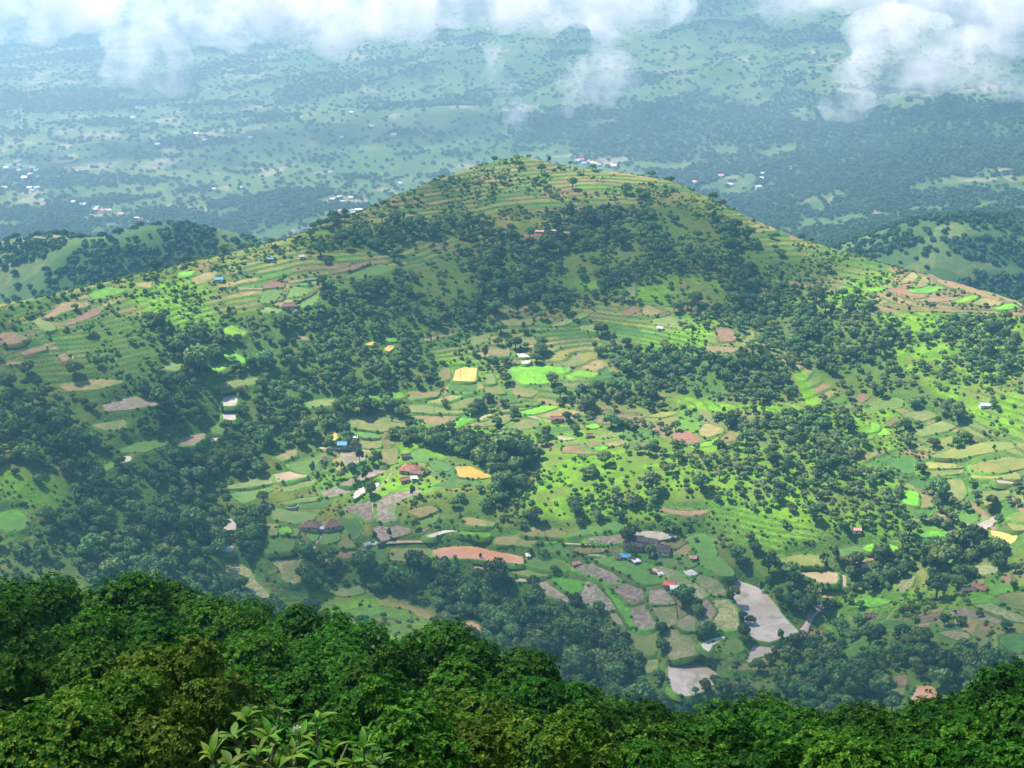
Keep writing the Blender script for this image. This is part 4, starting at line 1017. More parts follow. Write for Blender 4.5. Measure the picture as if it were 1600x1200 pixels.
# landmarks the labels lean on
LM = [('the long orange pond', 745, 866), ('the white roofed shed', 1059, 921), ('the dark tiled farm buildings', 1000, 850), ('the large red tiled farmhouse', 640, 735),
 ('the two brown hip roofed huts', 500, 822), ('the big grey flooded field', 1195, 955), ('the pink flooded field', 1085, 1055), ('the golden yellow field', 728, 585), ('the lime green meadow', 840, 585),
 ('the red earth field', 1078, 684), ('the two white ponds in the trees', 359, 635), ('the blue roofed house', 538, 694), ('the yellow pond by the stream', 1300, 925), ('the lime patch below the stone well', 444, 829),
 ('the terraced spur on the right', 1480, 460), ('the hilltop summit', 810, 250), ('the brown fields on the left crest', 110, 485), ('the green plots with curved brown strips', 450, 460), ('the small orange pond bottom right', 1445, 1095),
 ('the small orange pond among trees', 740, 981), ('the ploughed mud fields', 960, 930), ('the yellowish rice fields at the right edge', 1540, 705), ('the bright meadow above the foreground trees', 590, 956),
 ('the lime ribbon of grass', 1260, 600), ('the brown hollow field on the left', 205, 630), ('the lush slope at the left edge', 50, 765), ('the brown tiled house on the right', 1475, 814), ('the muddy stream pool', 1537, 820),
 ('the pale stubble field', 385, 905), ('the grey paddy at the right edge', 1580, 940), ('the orange mound at the left edge', 8, 700), ('the white pond below the wood', 358, 820), ('the dark green rice field', 866, 673), ('the hillside huts with a blue sheet', 852, 360)]
SHAPE = ['round dark tree', 'rounded low tree', 'bushy dark tree', 'broad dark tree', 'tall slim tree', 'thin open tree', 'pale green tree', 'pale bushy tree']
ORD = ['nearest', 'second', 'third', 'fourth', 'fifth', 'sixth', 'seventh', 'eighth', 'ninth', 'tenth', 'eleventh', 'twelfth']
def side(dx, dy):
    if abs(dx) > 2.0 * abs(dy): return 'left of' if dx < 0 else 'right of'
    return 'above' if dy < 0 else 'below'
cnt = {}
order = sorted(range(NIND), key=lambda i: min(math.hypot(single[i][5] - a, (single[i][6] - b) * 1.4) for _, a, b in LM))
LAB = {}
for i in order:
    t = single[i]; nm, a, b = min(LM, key=lambda q: math.hypot(t[5] - q[1], (t[6] - q[2]) * 1.4)); sd = side(t[5] - a, t[6] - b)
    k = cnt[(nm, sd)] = cnt.get((nm, sd), 0) + 1
    o_n = ORD[k - 1] if k <= len(ORD) else '%dth' % k
    LAB[i] = '%s, %s %s %s' % (SHAPE[t[4]], o_n if o_n == 'nearest' else o_n + ' nearest', sd, nm)
for i, t in enumerate(single):
    e = link('tree', None, loc=(t[0], t[1], t[2] - .1), label=LAB[i], cat='tree', group='single trees of the valley'); e.scale = (t[3],) * 3
    e.rotation_euler = (0, 0, rng.uniform(0, 6.28)); link('crown', KINDS[t[4]][0], e); link('trunk', KINDS[t[4]][1], e)
# scrub
x, y = jgrid(3.3, -700, 700, 640, 1640); r = np.hypot(x, y); a_ = np.arctan2(x, y)
ok = (np.abs(a_) < .42) & (r < np.interp(a_, RAZ, RR) + 30) & (r > 650); x, y, r = x[ok], y[ok], r[ok]
z = ground_z(x, y); px, py = project(x, y, z); cl = fbm(x / 30, y / 30, 81, 3); wd = cover_prob(x, y)
pr = (.03 + .7 * smooth(.47, .60, cl)) * np.where(wd > .3, .9, .7) + .12 * sample(mlush, x, y)
keep = (rng.random(len(x)) < pr) & (sample(fm, x, y) < .02) & (sample(mclear, x, y) < .3); x, y, z = x[keep], y[keep], z[keep]
s_ = rng.uniform(.6, 1.5, len(x)) * np.where(rng.random(len(x)) < .25, 1.7, 1)
be = np.array(bush_edge); x = np.append(x, be[:, 0]); y = np.append(y, be[:, 1]); z = np.append(z, be[:, 2]); s_ = np.append(s_, be[:, 3])
scatter('scrub', BUSH, np.column_stack([x, y, z - .05]), s_, rng.integers(0, 3, len(x)), 'low green bushes dotting the grassy slopes and field banks', 'scrub')
# the far plain
def farpts(cell, r0, r1, thr, smin, smax):
    x, y = jgrid(cell, -r1 * .45, r1 * .45, r0 * .8, r1); r = np.hypot(x, y); a_ = np.arctan2(x, y)
    ok = (np.abs(a_) < .42) & (r > np.interp(a_, RAZ, RR) + 40) & (r > r0) & (r <= r1); x, y = x[ok], y[ok]
    k = rng.random(len(x)) < .15 + .8 * far_mask(x, y); x, y = x[k], y[k]
    return np.column_stack([x, y, height0(x, y)]), rng.uniform(smin, smax, len(x))
A_ = farpts(7.5, 1300, 2600, .50, 2.4, 5.4); B_ = farpts(10.5, 2600, 4600, .50, 2.8, 5.4); C_ = farpts(20, 4600, 8000, .51, 5, 9.5)
pts = np.concatenate([A_[0], B_[0], C_[0]]); sc_ = np.concatenate([A_[1], B_[1], C_[1]]); print('far', len(pts), 'scrub', len(x))
scatter('distant_woods', FAR, pts, sc_, rng.integers(0, 3, len(pts)), 'hazy tree clumps and hedgerows scattered across the far plain and hills', 'woods')
# ------------------------------------------------------------------ houses
def paint(name, c1, c2, s=.8, rough=.8, spec=.2, bump=None):
    m, t, o = new_mat(name); P = pos(t); n = noise(t, P, s, 5, .65)
    princ(t, o, mixc(t, ramp(t, n, .35, .68), c1, c2), rough, spec, noise(t, P, 3.0, 3), .3, .06); M[name] = m
paint('roof_red_tile', (.20,.075,.055), (.33,.15,.115)); paint('roof_brown_tile', (.12,.07,.055), (.22,.14,.115)); paint('roof_dark_tile', (.05,.045,.045), (.13,.105,.095))
paint('roof_white_sheet', (.66,.65,.63), (.46,.43,.40), .3, .4, .4); paint('roof_blue_sheet', (.04,.22,.48), (.08,.30,.55), .5, .45, .4); paint('roof_scarlet', (.55,.07,.06), (.66,.14,.10), .4, .5, .3)
paint('roof_pink', (.62,.25,.22), (.55,.33,.30), .4); paint('roof_tin', (.42,.42,.43), (.58,.57,.56), .5, .4, .5); paint('wall_mud', (.36,.24,.16), (.45,.33,.24)); paint('wall_white', (.70,.66,.60), (.56,.50,.43))
paint('wall_blue', (.16,.28,.42), (.24,.36,.48)); paint('dark_opening', (.02,.018,.016), (.035,.03,.028)); paint('door_wood', (.09,.05,.03), (.14,.08,.05)); paint('stone', (.20,.18,.16), (.32,.29,.26)); paint('well_water', (.02,.035,.035), (.04,.06,.055), .5, .1, .5)
def bx(x0, x1, y0, y1, z0, z1):
    V = np.array([(x, y, z) for z in (z0, z1) for y in (y0, y1) for x in (x0, x1)], float)
    return V, np.array([(0, 2, 3, 1), (4, 5, 7, 6), (0, 1, 5, 4), (2, 6, 7, 3), (0, 4, 6, 2), (1, 3, 7, 5)])
def slab(p, th=.18):          # a roof plane from 4 corners, given thickness downward
    p = np.asarray(p, float); q = p - [0, 0, th]; V = np.concatenate([p, q])
    return V, np.array([(0, 1, 2, 3), (7, 6, 5, 4), (0, 4, 5, 1), (1, 5, 6, 2), (2, 6, 7, 3), (3, 7, 4, 0)])
def house(px, py, wpx, roof, wall, shape, turn, label, ratio=.55, wh=2.4, name='house', group=None, detail=True):
    r_far = None
    if py < np.interp(px, [p[0] for p in RIDGE], [p[1] for p in RIDGE]) - 1:
        R = np.linspace(1250, 6500, 2500); x_, y_, z_ = at_range(px, py, R); d = z_ - height0(x_, y_)
        k = np.where((d < 0) & (R > np.interp(np.arctan2(x_, y_), RAZ, RR) + 80))[0]; k = k[0] if len(k) else -1; c = (x_[k], y_[k], z_[k])
    else: c = [float(v[0]) for v in march(H2, px, py)]
    D = math.sqrt(c[0] ** 2 + c[1] ** 2 + (c[2] - CZ) ** 2); L = wpx * D / FPX; Wd = max(3.0, L * ratio)
    e = link(name, None, loc=(c[0], c[1], c[2]), label=label, cat='shed' if name == 'shed' else 'house', group=group); e.rotation_euler = (0, 0, math.radians(turn) - math.atan2(c[0], c[1]))
    l, w_ = L / 2, Wd / 2; ov = .55; rise = w_ * (.62 if shape != 'flat' else .18); wz = wh
    walls = [bx(-l, l, -w_, w_, -1.6, wz)]
    A_, B_ = l + ov, w_ + ov; ez = wz - ov * rise / w_
    if shape == 'gable':
        walls.append((np.array([(-l, -w_, wz), (-l, w_, wz), (-l, 0, wz + rise), (l, -w_, wz), (l, w_, wz), (l, 0, wz + rise)], float)[[0, 1, 2, 2, 3, 5, 4, 4]], np.array([(0, 2, 1, 3), (4, 6, 5, 7)])))
        rf = [slab([(-A_, -B_, ez), (A_, -B_, ez), (A_, 0, wz + rise + .05), (-A_, 0, wz + rise + .05)]), slab([(A_, B_, ez), (-A_, B_, ez), (-A_, 0, wz + rise + .05), (A_, 0, wz + rise + .05)])]
    elif shape == 'hip':
        k = max(A_ - B_ * .9, A_ * .12)
        T1, T2 = (-k, 0, wz + rise), (k, 0, wz + rise)
        rf = [slab([(-A_, -B_, ez), (A_, -B_, ez), T2, T1]), slab([(A_, B_, ez), (-A_, B_, ez), T1, T2]), slab([(-A_, B_, ez), (-A_, -B_, ez), T1, (T1[0] + .02, .02, T1[2])]), slab([(A_, -B_, ez), (A_, B_, ez), T2, (T2[0] - .02, .02, T2[2])])]
    else:
        rf = [slab([(-A_, -B_, wz), (A_, -B_, wz), (A_, B_, wz + rise * 1.5), (-A_, B_, wz + rise * 1.5)], .12)]
        walls.append(bx(-l, l, w_ - .2, w_, wz, wz + rise * 1.2))
    v, f = join(walls); link('wall', mesh_np('wall', v, f, M[wall]), e)
    v, f = join(rf); ro = link('roof', mesh_np('roof', v, f, M[roof]), e)
    if shape in ('gable', 'hip') and detail:
        k = A_ if shape == 'gable' else max(A_ - B_ * .9, A_ * .12)
        v, f = tube([(-k, 0, wz + rise + .08), (k, 0, wz + rise + .08)], [.16, .16]); link('ridge_cap', mesh_np('ridge_cap', v, f, M[roof]), ro)
    if detail:
        v, f = bx(-.5, .5, -w_ - .05, -w_ + .1, 0, 1.95); link('door', mesh_np('door', v, f, M['door_wood']), e)
        for sx_ in (-.6, .6):
            v, f = bx(sx_ * l - .45, sx_ * l + .45, -w_ - .04, -w_ + .1, 1.0, 1.9); link('window', mesh_np('window', v, f, M['dark_opening']), e)
    return e
house(642, 737, 30, 'roof_red_tile', 'wall_mud', 'hip', -20, 'large red tiled farmhouse among the terraced fields left of centre', .7, 2.8)
house(652, 742, 20, 'roof_brown_tile', 'wall_mud', 'gable', -20, 'brown tiled wing on the near right side of the large red farmhouse', .5)
house(632, 753, 13, 'roof_red_tile', 'wall_mud', 'gable', 15, 'small reddish hut just below the large red farmhouse', .6)
house(647, 751, 8, 'roof_white_sheet', 'wall_white', 'flat', 5, 'tiny white shed beside the hut below the red farmhouse', .8, name='shed')
house(634, 716, 14, 'roof_dark_tile', 'wall_mud', 'gable', 10, 'dark roofed hut just behind the large red farmhouse', .5)
house(485, 824, 26, 'roof_brown_tile', 'wall_mud', 'hip', -12, 'left one of the two brown hip roofed huts', .75)
house(519, 823, 27, 'roof_brown_tile', 'wall_mud', 'hip', 12, 'right one of the two brown hip roofed huts', .75)
house(503, 829, 8, 'roof_white_sheet', 'wall_white', 'gable', 0, 'tiny pale shed between the two brown hip roofed huts', .7, name='shed')
house(404, 816, 16, 'roof_brown_tile', 'wall_white', 'hip', 25, 'lone brown hut beside the dark trees near the left pond', .7)
house(411, 797, 24, 'roof_tin', 'wall_mud', 'flat', 25, 'long pale low building above the lone brown hut', .25, 1.6)
house(992, 846, 26, 'roof_dark_tile', 'wall_mud', 'gable', -8, 'dark tiled farm building at the edge of the brown pond', .5, 2.6)
house(990, 856, 30, 'roof_dark_tile', 'wall_mud', 'gable', -8, 'longest dark tiled farm building, nearest of the cluster', .4, 2.6)
house(1014, 850, 25, 'roof_dark_tile', 'wall_white', 'gable', -14, 'dark tiled farm building on the right of the cluster', .5, 2.6)
house(1032, 862, 28, 'roof_dark_tile', 'wall_white', 'hip', -3, 'dark hip roofed house with a brown top right of the farm cluster', .8, 2.6)
house(977, 873, 15, 'roof_blue_sheet', 'wall_mud', 'flat', -10, 'small shed under a bright blue sheet near the farm cluster', .5, 2.0, name='shed')
house(966, 874, 8, 'roof_brown_tile', 'wall_mud', 'gable', -10, 'tiny brown lean-to on the left of the blue sheeted shed', .8, 1.8, name='shed')
house(987, 877, 9, 'roof_dark_tile', 'wall_mud', 'gable', -35, 'tiny dark shed between the blue sheet and the small white roof', .8, 1.8, name='shed')
house(994, 880, 10, 'roof_white_sheet', 'wall_mud', 'flat', 30, 'tiny white roofed shed right of the blue sheet', .6, 1.8, name='shed')
house(1046, 917, 16, 'roof_scarlet', 'wall_mud', 'gable', -15, 'bright red roofed house next to the white roofed shed', .75, 2.6)
house(1059, 924, 22, 'roof_white_sheet', 'wall_blue', 'flat', 6, 'long white sheet roofed shed with a blue end wall in the fields', .42, 2.6, name='shed')
house(1083, 874, 9, 'roof_pink', 'wall_mud', 'gable', 0, 'tiny pinkish hut by the trees inside the green bend field', .7, 1.8)
house(1032, 900, 7, 'roof_tin', 'wall_mud', 'flat', 20, 'tiny tin shed on the bank above the red roofed house', .8, 1.6, name='shed')
house(1023, 895, 7, 'roof_pink', 'wall_mud', 'flat', -20, 'tiny pink shed left of the tin shed above the red roof', .8, 1.5, name='shed')
house(899, 883, 12, 'roof_pink', 'wall_mud', 'gable', 30, 'small pinkish hut at the corner of the ploughed fields', .5, 1.8)
house(825, 871, 5, 'roof_white_sheet', 'wall_white', 'flat', 10, 'tiny white shed at the right end of the orange pond', .8, 1.8, name='shed')
house(573, 853, 9, 'roof_tin', 'wall_white', 'gable', 30, 'tiny pale hut on the path left of the orange pond', .6, 1.8)
house(591, 850, 7, 'roof_white_sheet', 'wall_white', 'flat', 10, 'tiny white shed right of the pale hut on the path', .6, 1.6, name='shed')
house(535, 697, 13, 'roof_blue_sheet', 'wall_mud', 'gable', -10, 'bright blue roofed house in the left centre fields', .8, 2.2)
house(551, 696, 20, 'roof_brown_tile', 'wall_mud', 'gable', 5, 'long brown tiled house right of the blue roofed house', .5, 2.2)
house(555, 686, 6, 'roof_white_sheet', 'wall_white', 'flat', 0, 'tiny cream shed behind the brown house by the blue roof', .8, 1.8, name='shed')
house(506, 722, 10, 'roof_brown_tile', 'wall_mud', 'gable', 60, 'narrow brown hut below the blue roofed house', .6, 2.0)
house(342, 439, 12, 'roof_blue_sheet', 'wall_white', 'gable', -5, 'pale blue roofed house near the left crest of the hill', .6, 2.2)
house(471, 403, 7, 'roof_white_sheet', 'wall_white', 'gable', 10, 'tiny white house among trees high on the left flank', .7, 2.0)
house(423, 407, 7, 'roof_blue_sheet', 'wall_blue', 'gable', 0, 'tiny deep blue hut high on the left flank of the hill', .7, 2.0)
house(450, 480, 22, 'roof_brown_tile', 'wall_mud', 'hip', 0, 'dull brown hut below the curved brown strips', .5, 1.8)
house(826, 484, 14, 'roof_red_tile', 'wall_mud', 'gable', -15, 'reddish hut in front of trees halfway up the hill', .5, 2.0)
house(1031, 515, 8, 'roof_white_sheet', 'wall_white', 'gable', 0, 'small white house on the bench in mid hill', .7, 2.0)
house(855, 358, 9, 'roof_blue_sheet', 'wall_mud', 'gable', 0, 'small hut under a blue sheet high on the hill', .7, 2.0)
house(843, 364, 12, 'roof_pink', 'wall_mud', 'flat', -5, 'long pale hut left of the blue sheeted hut on the hill', .4, 1.8)
house(864, 363, 8, 'roof_tin', 'wall_white', 'flat', 5, 'tiny pale hut right of the blue sheeted hut on the hill', .6, 1.8)
house(911, 639, 14, 'roof_red_tile', 'wall_mud', 'gable', -10, 'reddish brown house by a big tree in the central rice fields', .5, 2.2)
house(869, 657, 17, 'roof_red_tile', 'wall_mud', 'gable', 8, 'low red house in the middle of the central rice fields', .5, 2.2)
house(921, 683, 10, 'roof_brown_tile', 'wall_mud', 'gable', 8, 'small brown hut at the lower edge of the central rice fields', .5, 2.0)
house(1538, 636, 14, 'roof_tin', 'wall_white', 'gable', 20, 'pale house under trees at the right in the bright meadow', .6, 2.2)
house(1338, 831, 12, 'roof_pink', 'wall_white', 'gable', 15, 'pink roofed house on the bright slope right of centre', .6, 2.2)
house(1475, 817, 20, 'roof_brown_tile', 'wall_mud', 'hip', -20, 'brown tiled house beside the muddy stream pool', .6, 2.3)
house(1531, 922, 20, 'roof_red_tile', 'wall_white', 'gable', -25, 'reddish house with pale walls above the grey paddy at right', .5, 2.2)
house(1510, 925, 14, 'roof_brown_tile', 'wall_mud', 'gable', 20, 'dull brown house left of the reddish house at right', .5, 2.2)
house(1360, 965, 18, 'roof_brown_tile', 'wall_mud', 'gable', 5, 'long low brown hut on the terraces right of the stream', .5, 1.6)
house(1496, 975, 6, 'roof_pink', 'wall_white', 'gable', 0, 'tiny pinkish hut between trees below the brown strip field', .8, 1.8)
house(1358, 990, 8, 'roof_tin', 'wall_white', 'gable', 5, 'small pale hut among round trees right of the stream', .7, 2.0)
house(1350, 888, 8, 'roof_pink', 'wall_mud', 'gable', 15, 'tiny pinkish hut in the scrub above the yellow pond', .7, 1.8)
house(506, 880, 6, 'roof_white_sheet', 'wall_white', 'gable', 70, 'tiny white hut beside the dark trees left of the lower wood', .7, 2.0)
# villages on the far plain
RFS = ['roof_pink', 'roof_red_tile', 'roof_tin', 'roof_blue_sheet', 'roof_white_sheet', 'roof_scarlet']
VILL = [('the town at the left edge', 4, 62, 246, 302, 20, [0, 0, 5, 3, 3, 4, 2]), ('the row along the left road', 96, 232, 316, 348, 18, [4, 4, 2, 0, 1]),
        ('the hamlet left of the hill', 500, 566, 306, 336, 9, [4, 4, 2, 0]), ('the village behind the summit', 894, 962, 252, 262, 16, [0, 1, 5, 4, 2]), ('the scattered plain farms', 140, 700, 180, 300, 14, [4, 4, 2]), ('the far right farms', 1080, 1300, 260, 310, 7, [4, 0, 2])]
ORD20 = 'first second third fourth fifth sixth seventh eighth ninth tenth eleventh twelfth thirteenth fourteenth fifteenth sixteenth seventeenth eighteenth nineteenth twentieth'.split()
for nm, x0, x1, y0, y1, n, pal in VILL:
    row = sorted(rng.uniform(x0, x1, n))
    for i, px_ in enumerate(row):
        f_ = (px_ - x0) / (x1 - x0); py_ = y0 + (y1 - y0) * (f_ if 'road' in nm or 'behind' in nm else rng.random())
        py_ = min(py_ + rng.uniform(-3, 3), np.interp(px_, [p[0] for p in RIDGE], [p[1] for p in RIDGE]) - 5)
        rf = RFS[pal[rng.integers(len(pal))]]
        w_ = {'roof_pink': 'pink', 'roof_red_tile': 'red', 'roof_tin': 'grey', 'roof_blue_sheet': 'blue', 'roof_white_sheet': 'white', 'roof_scarlet': 'scarlet'}[rf]
        e_ = house(px_, py_, rng.uniform(5, 8.5), rf, 'wall_white', 'gable', rng.uniform(-30, 30), 'tiny %s roofed house, %s from the left in %s' % (w_, ORD20[i], nm), .7, 4.0, group=nm[4:] if nm.startswith('the ') else nm, detail=False)
# stone well
wx_, wy_, wz_ = [float(v[0]) for v in march(H2, 456, 791)]
e = link('well', None, loc=(wx_, wy_, wz_), label='round stone well with dark water among the left terraces', cat='well')
th = np.linspace(0, 2 * math.pi, 33)[:-1]; prof = [(4.6, -.8), (4.6, .7), (3.9, .75), (3.9, -.6)]
V = np.concatenate([np.column_stack([np.cos(th) * a, np.sin(th) * a, np.full(32, b)]) for a, b in prof])
fq = [(k * 32 + i, k * 32 + (i + 1) % 32, (k + 1) * 32 + (i + 1) % 32, (k + 1) * 32 + i) for k in range(3) for i in range(32)]
link('rim', mesh_np('rim', V, fq, M['stone']), e)
me = bpy.data.meshes.new('water'); me.from_pydata([(4 * math.cos(a), 4 * math.sin(a), .25) for a in th], [], [list(range(32))]); me.materials.append(M['well_water']); link('water', me, e)
# wooden power poles
POLE = tube([(0, 0, -.5), (0, 0, 9.5)], [.16, .11]); ARM = bx(-1.1, 1.1, -.07, .07, 8.6, 8.8); INS = tube([(0, 0, 8.8), (0, 0, 9.15)], [.06, .05], 5)
pm, am = mesh_np('pole', *POLE, M['stone']), mesh_np('crossarm', *ARM, M['stone'])
im = mesh_np('insulator', *INS, M['roof_white_sheet'])
for px_, py_, lb in ((693, 630, 'power pole above the tan strips left of the golden field'), (679, 646, 'power pole on the bank of the left central rice fields'), (720, 596, 'power pole at the lower corner of the golden field'), (800, 618, 'power pole beside the thin trees below the lime meadow'),
    (800, 520, 'power pole in the olive field behind the white pond'), (841, 852, 'left power pole of the pair above the green farm field'), (852, 850, 'right power pole of the pair above the green farm field'), (924, 866, 'left power pole of the pair by the tan field'), (938, 864, 'right power pole of the pair by the tan field'), (906, 950, 'power pole at the lower edge of the ploughed fields'), (604, 738, 'power pole on the curved grassy bank left of the red farmhouse'), (1064, 896, 'power pole by the small pond in the farm fields')):
    c = [float(v[0]) for v in march(H2, px_, py_)]; e = link('power_pole', None, loc=c, label=lb, cat='power pole', group='power poles across the fields'); e.rotation_euler = (0, 0, .4)
    link('pole', pm, e); a = link('crossarm', am, e)
    for dx_ in (-.9, 0, .9): q = link('insulator', im, a); q.location = (dx_, 0, 0)
# ------------------------------------------------------------------ the forest at the viewer's feet
def big_crown(seed, n=22, rosettes=320, per=7, size=.026, flat=.55, rl=.28, droop=.1, openness=0.):
    """umbrella crown of leafy lobes; every twig end carries a rosette of drooping leaves. unit radius"""
    g = np.random.default_rng(seed); parts = []; L = [(a, b, c + g.uniform(-.2, .12), d) for a, b, c, d in lobes_of(g, n, flat, rl * .92, .12)]; tw = []
    for lx, ly, lz, lr in L:
        sub = sph(rosettes, g); sub = sub[sub[:, 2] > -.25 - .3 * g.random(len(sub))]
        lump = 1 + .30 * np.sin(sub[:, 0] * 8 + lx * 20) * np.sin(sub[:, 1] * 8 + ly * 20) * np.sin(sub[:, 2] * 6 + 1)
        c = np.array([lx, ly, lz]) + sub * lr * lump[:, None] * g.uniform(.72, 1.06, (len(sub), 1)) * [1, 1, .8]
        tw.append((lx, ly, lz, lr))
        m = len(c); th = g.uniform(0, 2 * math.pi, (m, 1)) + np.linspace(0, 2 * math.pi, per, endpoint=False)[None] + g.uniform(-.4, .4, (m, per))
        ax = sub + sph(m, g) * .35 + [0, 0, .35]; ax /= np.linalg.norm(ax, axis=1)[:, None]
        u = np.cross(ax, [0.3, 0.2, .93]); u /= np.linalg.norm(u, axis=1)[:, None] + 1e-9; v = np.cross(ax, u)
        d = u[:, None] * np.cos(th)[..., None] + v[:, None] * np.sin(th)[..., None]
        lift = g.uniform(-droop, .5, (m, per, 1)); d = d + ax[:, None] * lift; d /= np.linalg.norm(d, axis=2)[..., None]
        s = size * g.uniform(.65, 1.25, (m, per, 1)); b = c[:, None] + d * s * .15; tip = c[:, None] + d * s * 1.75
        w_ = np.cross(d, ax[:, None]); w_ /= np.linalg.norm(w_, axis=2)[..., None] + 1e-9
        mid = c[:, None] + d * s * .95 + ax[:, None] * s * .15
        V = np.stack([b, mid - w_ * s * .52, tip - [0, 0, .12] * s, mid + w_ * s * .52], 2).reshape(-1, 3)
        parts.append((V, np.arange(len(V)).reshape(-1, 4)))
    V, F_ = join(parts); return V, F_, tw
def limbs_for(seed, tw, h):
    g = np.random.default_rng(seed + 5); parts = [tube([(0, 0, -h), (.03, .02, -h * .5), (0, 0, -.28)], [.085, .065, .055], 8)]
    for lx, ly, lz, lr in tw:
        m = np.array([lx, ly, lz - lr * .2]); k = np.array([m[0] * .45 + g.uniform(-.06, .06), m[1] * .45 + g.uniform(-.06, .06), -.12 + .25 * lz])
        parts.append(tube([(0, 0, -.3), k, m], [.04, .022, .008], 5))
        for q in range(3):
            e = m + sph(1, g)[0] * lr * .7; parts.append(tube([m * .8 + k * .2, (m + e) / 2 + g.uniform(-.03, .03, 3), e], [.012, .008, .003], 4))
    return join(parts)
BIG = []
for sd, mt, kw in ((106, 'leaf_dark', dict(n=24, rosettes=430, size=.021)), (107, 'leaf_dark', dict(n=28, rl=.26, flat=.5, rosettes=400, size=.021)), (101, 'leaf_dark', {}), (102, 'leaf_dark', dict(n=26, rl=.27, flat=.5)), (103, 'leaf_dark', dict(n=18, rl=.34, flat=.65)), (104, 'leaf_fresh', dict(n=16, rl=.32, flat=.85, rosettes=260, size=.03, droop=.45)), (105, 'leaf_fresh', dict(n=20, rl=.3, flat=.6, rosettes=340, size=.024))):
    V, F_, tw = big_crown(sd, **kw); bv, bf = limbs_for(sd, tw, 1.0)
    BIG.append((mesh_np('crown', V, F_, M[mt]), tw, sd, mt))
TRUNKS = {}
def big_trunk(k, hh):
    hq = round(hh * 2) / 2
    if (k, hq) not in TRUNKS: v, f = limbs_for(BIG[k][2], BIG[k][1], hq); TRUNKS[(k, hq)] = mesh_np('trunk', v, f, M['bark'], True)
    return TRUNKS[(k, hq)]
# pixel of the crown's top, range, crown radius in metres, kind; grouped as they stand along the slope
ROWS = [('in the top foreground rank', '20,899,92,6.5,0 190,889,98,8.5,1 330,932,94,6,0 455,946,88,5.6,2 545,972,84,5,0 690,984,76,4.6,2 780,1000,72,5.4,0 900,1070,68,5.2,1 1010,1104,68,4.6,0 1195,1090,70,6.6,1 1330,1104,73,5,0 1430,1108,74,5,2 1512,1096,66,4.6,0 1588,1046,62,5.6,2'),
 ('in the second foreground rank', '-20,950,70,6,1 110,962,72,6.2,0 250,975,70,5.6,2 390,990,68,5.4,1 500,1015,66,5,0 610,1018,64,4.8,0 720,1035,58,4.6,1 840,1068,60,4.6,0 950,1112,58,4.2,2 1090,1148,60,3.6,4 1240,1120,56,5,0 1370,1128,58,4.6,1 1490,1112,54,4.4,0 1600,1100,50,4.6,0'),
 ('in the third foreground rank', '10,1030,48,4.4,0 130,1025,50,4.4,2 255,1032,42,3.4,3 365,1040,50,4.2,0 480,1055,48,4,1 590,1070,46,4.2,0 700,1082,44,4,4 810,1090,45,4,1 920,1120,46,3.8,0 1030,1150,46,3.6,2 1150,1135,46,4.2,0 1290,1150,45,4,1 1420,1150,44,3.8,2 1550,1135,42,3.8,0'),
 ('in the lowest foreground rank', '45,1095,30,2.8,4 160,1090,32,2.8,3 270,1120,30,2.6,3 400,1120,34,3,0 520,1120,32,3,0 640,1135,31,2.8,2 760,1140,31,2.9,4 880,1155,31,2.7,3 1000,1172,31,2.7,0 1110,1178,32,2.8,1 1230,1172,31,2.8,0 1350,1178,31,2.7,2 1470,1172,31,2.8,0 1580,1165,30,2.8,1')]
ADJ = {0: 'large dark green tree', 1: 'broad dark green domed tree', 2: 'dark green leafy tree', 3: 'broad leafy dark tree', 4: 'rounded deep green tree', 5: 'yellowish green fresh leaved tree', 6: 'fine leaved bright green tree'}
NUM = ['first', 'second', 'third', 'fourth', 'fifth', 'sixth', 'seventh', 'eighth', 'ninth', 'tenth', 'eleventh', 'twelfth', 'thirteenth', 'fourteenth']
frng = np.random.default_rng(12)
for nm, s in ROWS:
    for i, q in enumerate(s.split()):
        a, b, r_, R_, k = [float(v) for v in q.split(',')]; k = int(k) + 2; k = (0 if k == 2 else 1) if (R_ > 4.9 and k < 5) else k; top = at_range(a, b, r_); R_ *= 1.08
        x_, y_ = float(top[0]), float(top[1] + R_ * .15); zc = float(top[2]) - R_ * .84
        gz = float(height0(np.array([x_]), np.array([y_]))[0]); hh = max((zc - gz) / R_ + .15, .6)
        e = link('forest_tree', None, loc=(x_, y_, zc), label='%s, %s from the left %s' % (ADJ[k], NUM[i], nm), cat='tree', group='foreground forest trees')
        e.scale = (R_, R_, R_); e.rotation_euler = (0, 0, frng.uniform(0, 6.28)); link('crown', BIG[k][0], e); link('trunk', big_trunk(k, hh), e)
# leafy undergrowth between the stems
UND = []
for sd, mt in ((201, 'leaf_dark'), (202, 'leaf_dark'), (203, 'leaf_dark')):
    V, F_, tw = big_crown(sd, n=9, rosettes=110, per=6, size=.07, rl=.42, flat=.5); UND.append(mesh_np('undergrowth', V + [0, 0, .3], F_, M[mt]))
x, y = jgrid(2.1, -75, 75, 14, 118); r = np.hypot(x, y); ok = (np.abs(np.arctan2(x, y)) < .5) & (r > 16) & (r < 116); x, y, r = x[ok], y[ok], r[ok]
k = rng.random(len(x)) < .4; x, y, r = x[k], y[k], r[k]
scatter('undergrowth', UND, np.column_stack([x, y, height0(x, y) - .2]), rng.uniform(1.0, 2.1, len(x)), rng.integers(0, 3, len(x)), 'dark leafy undergrowth filling the gaps between the foreground trees', 'undergrowth')
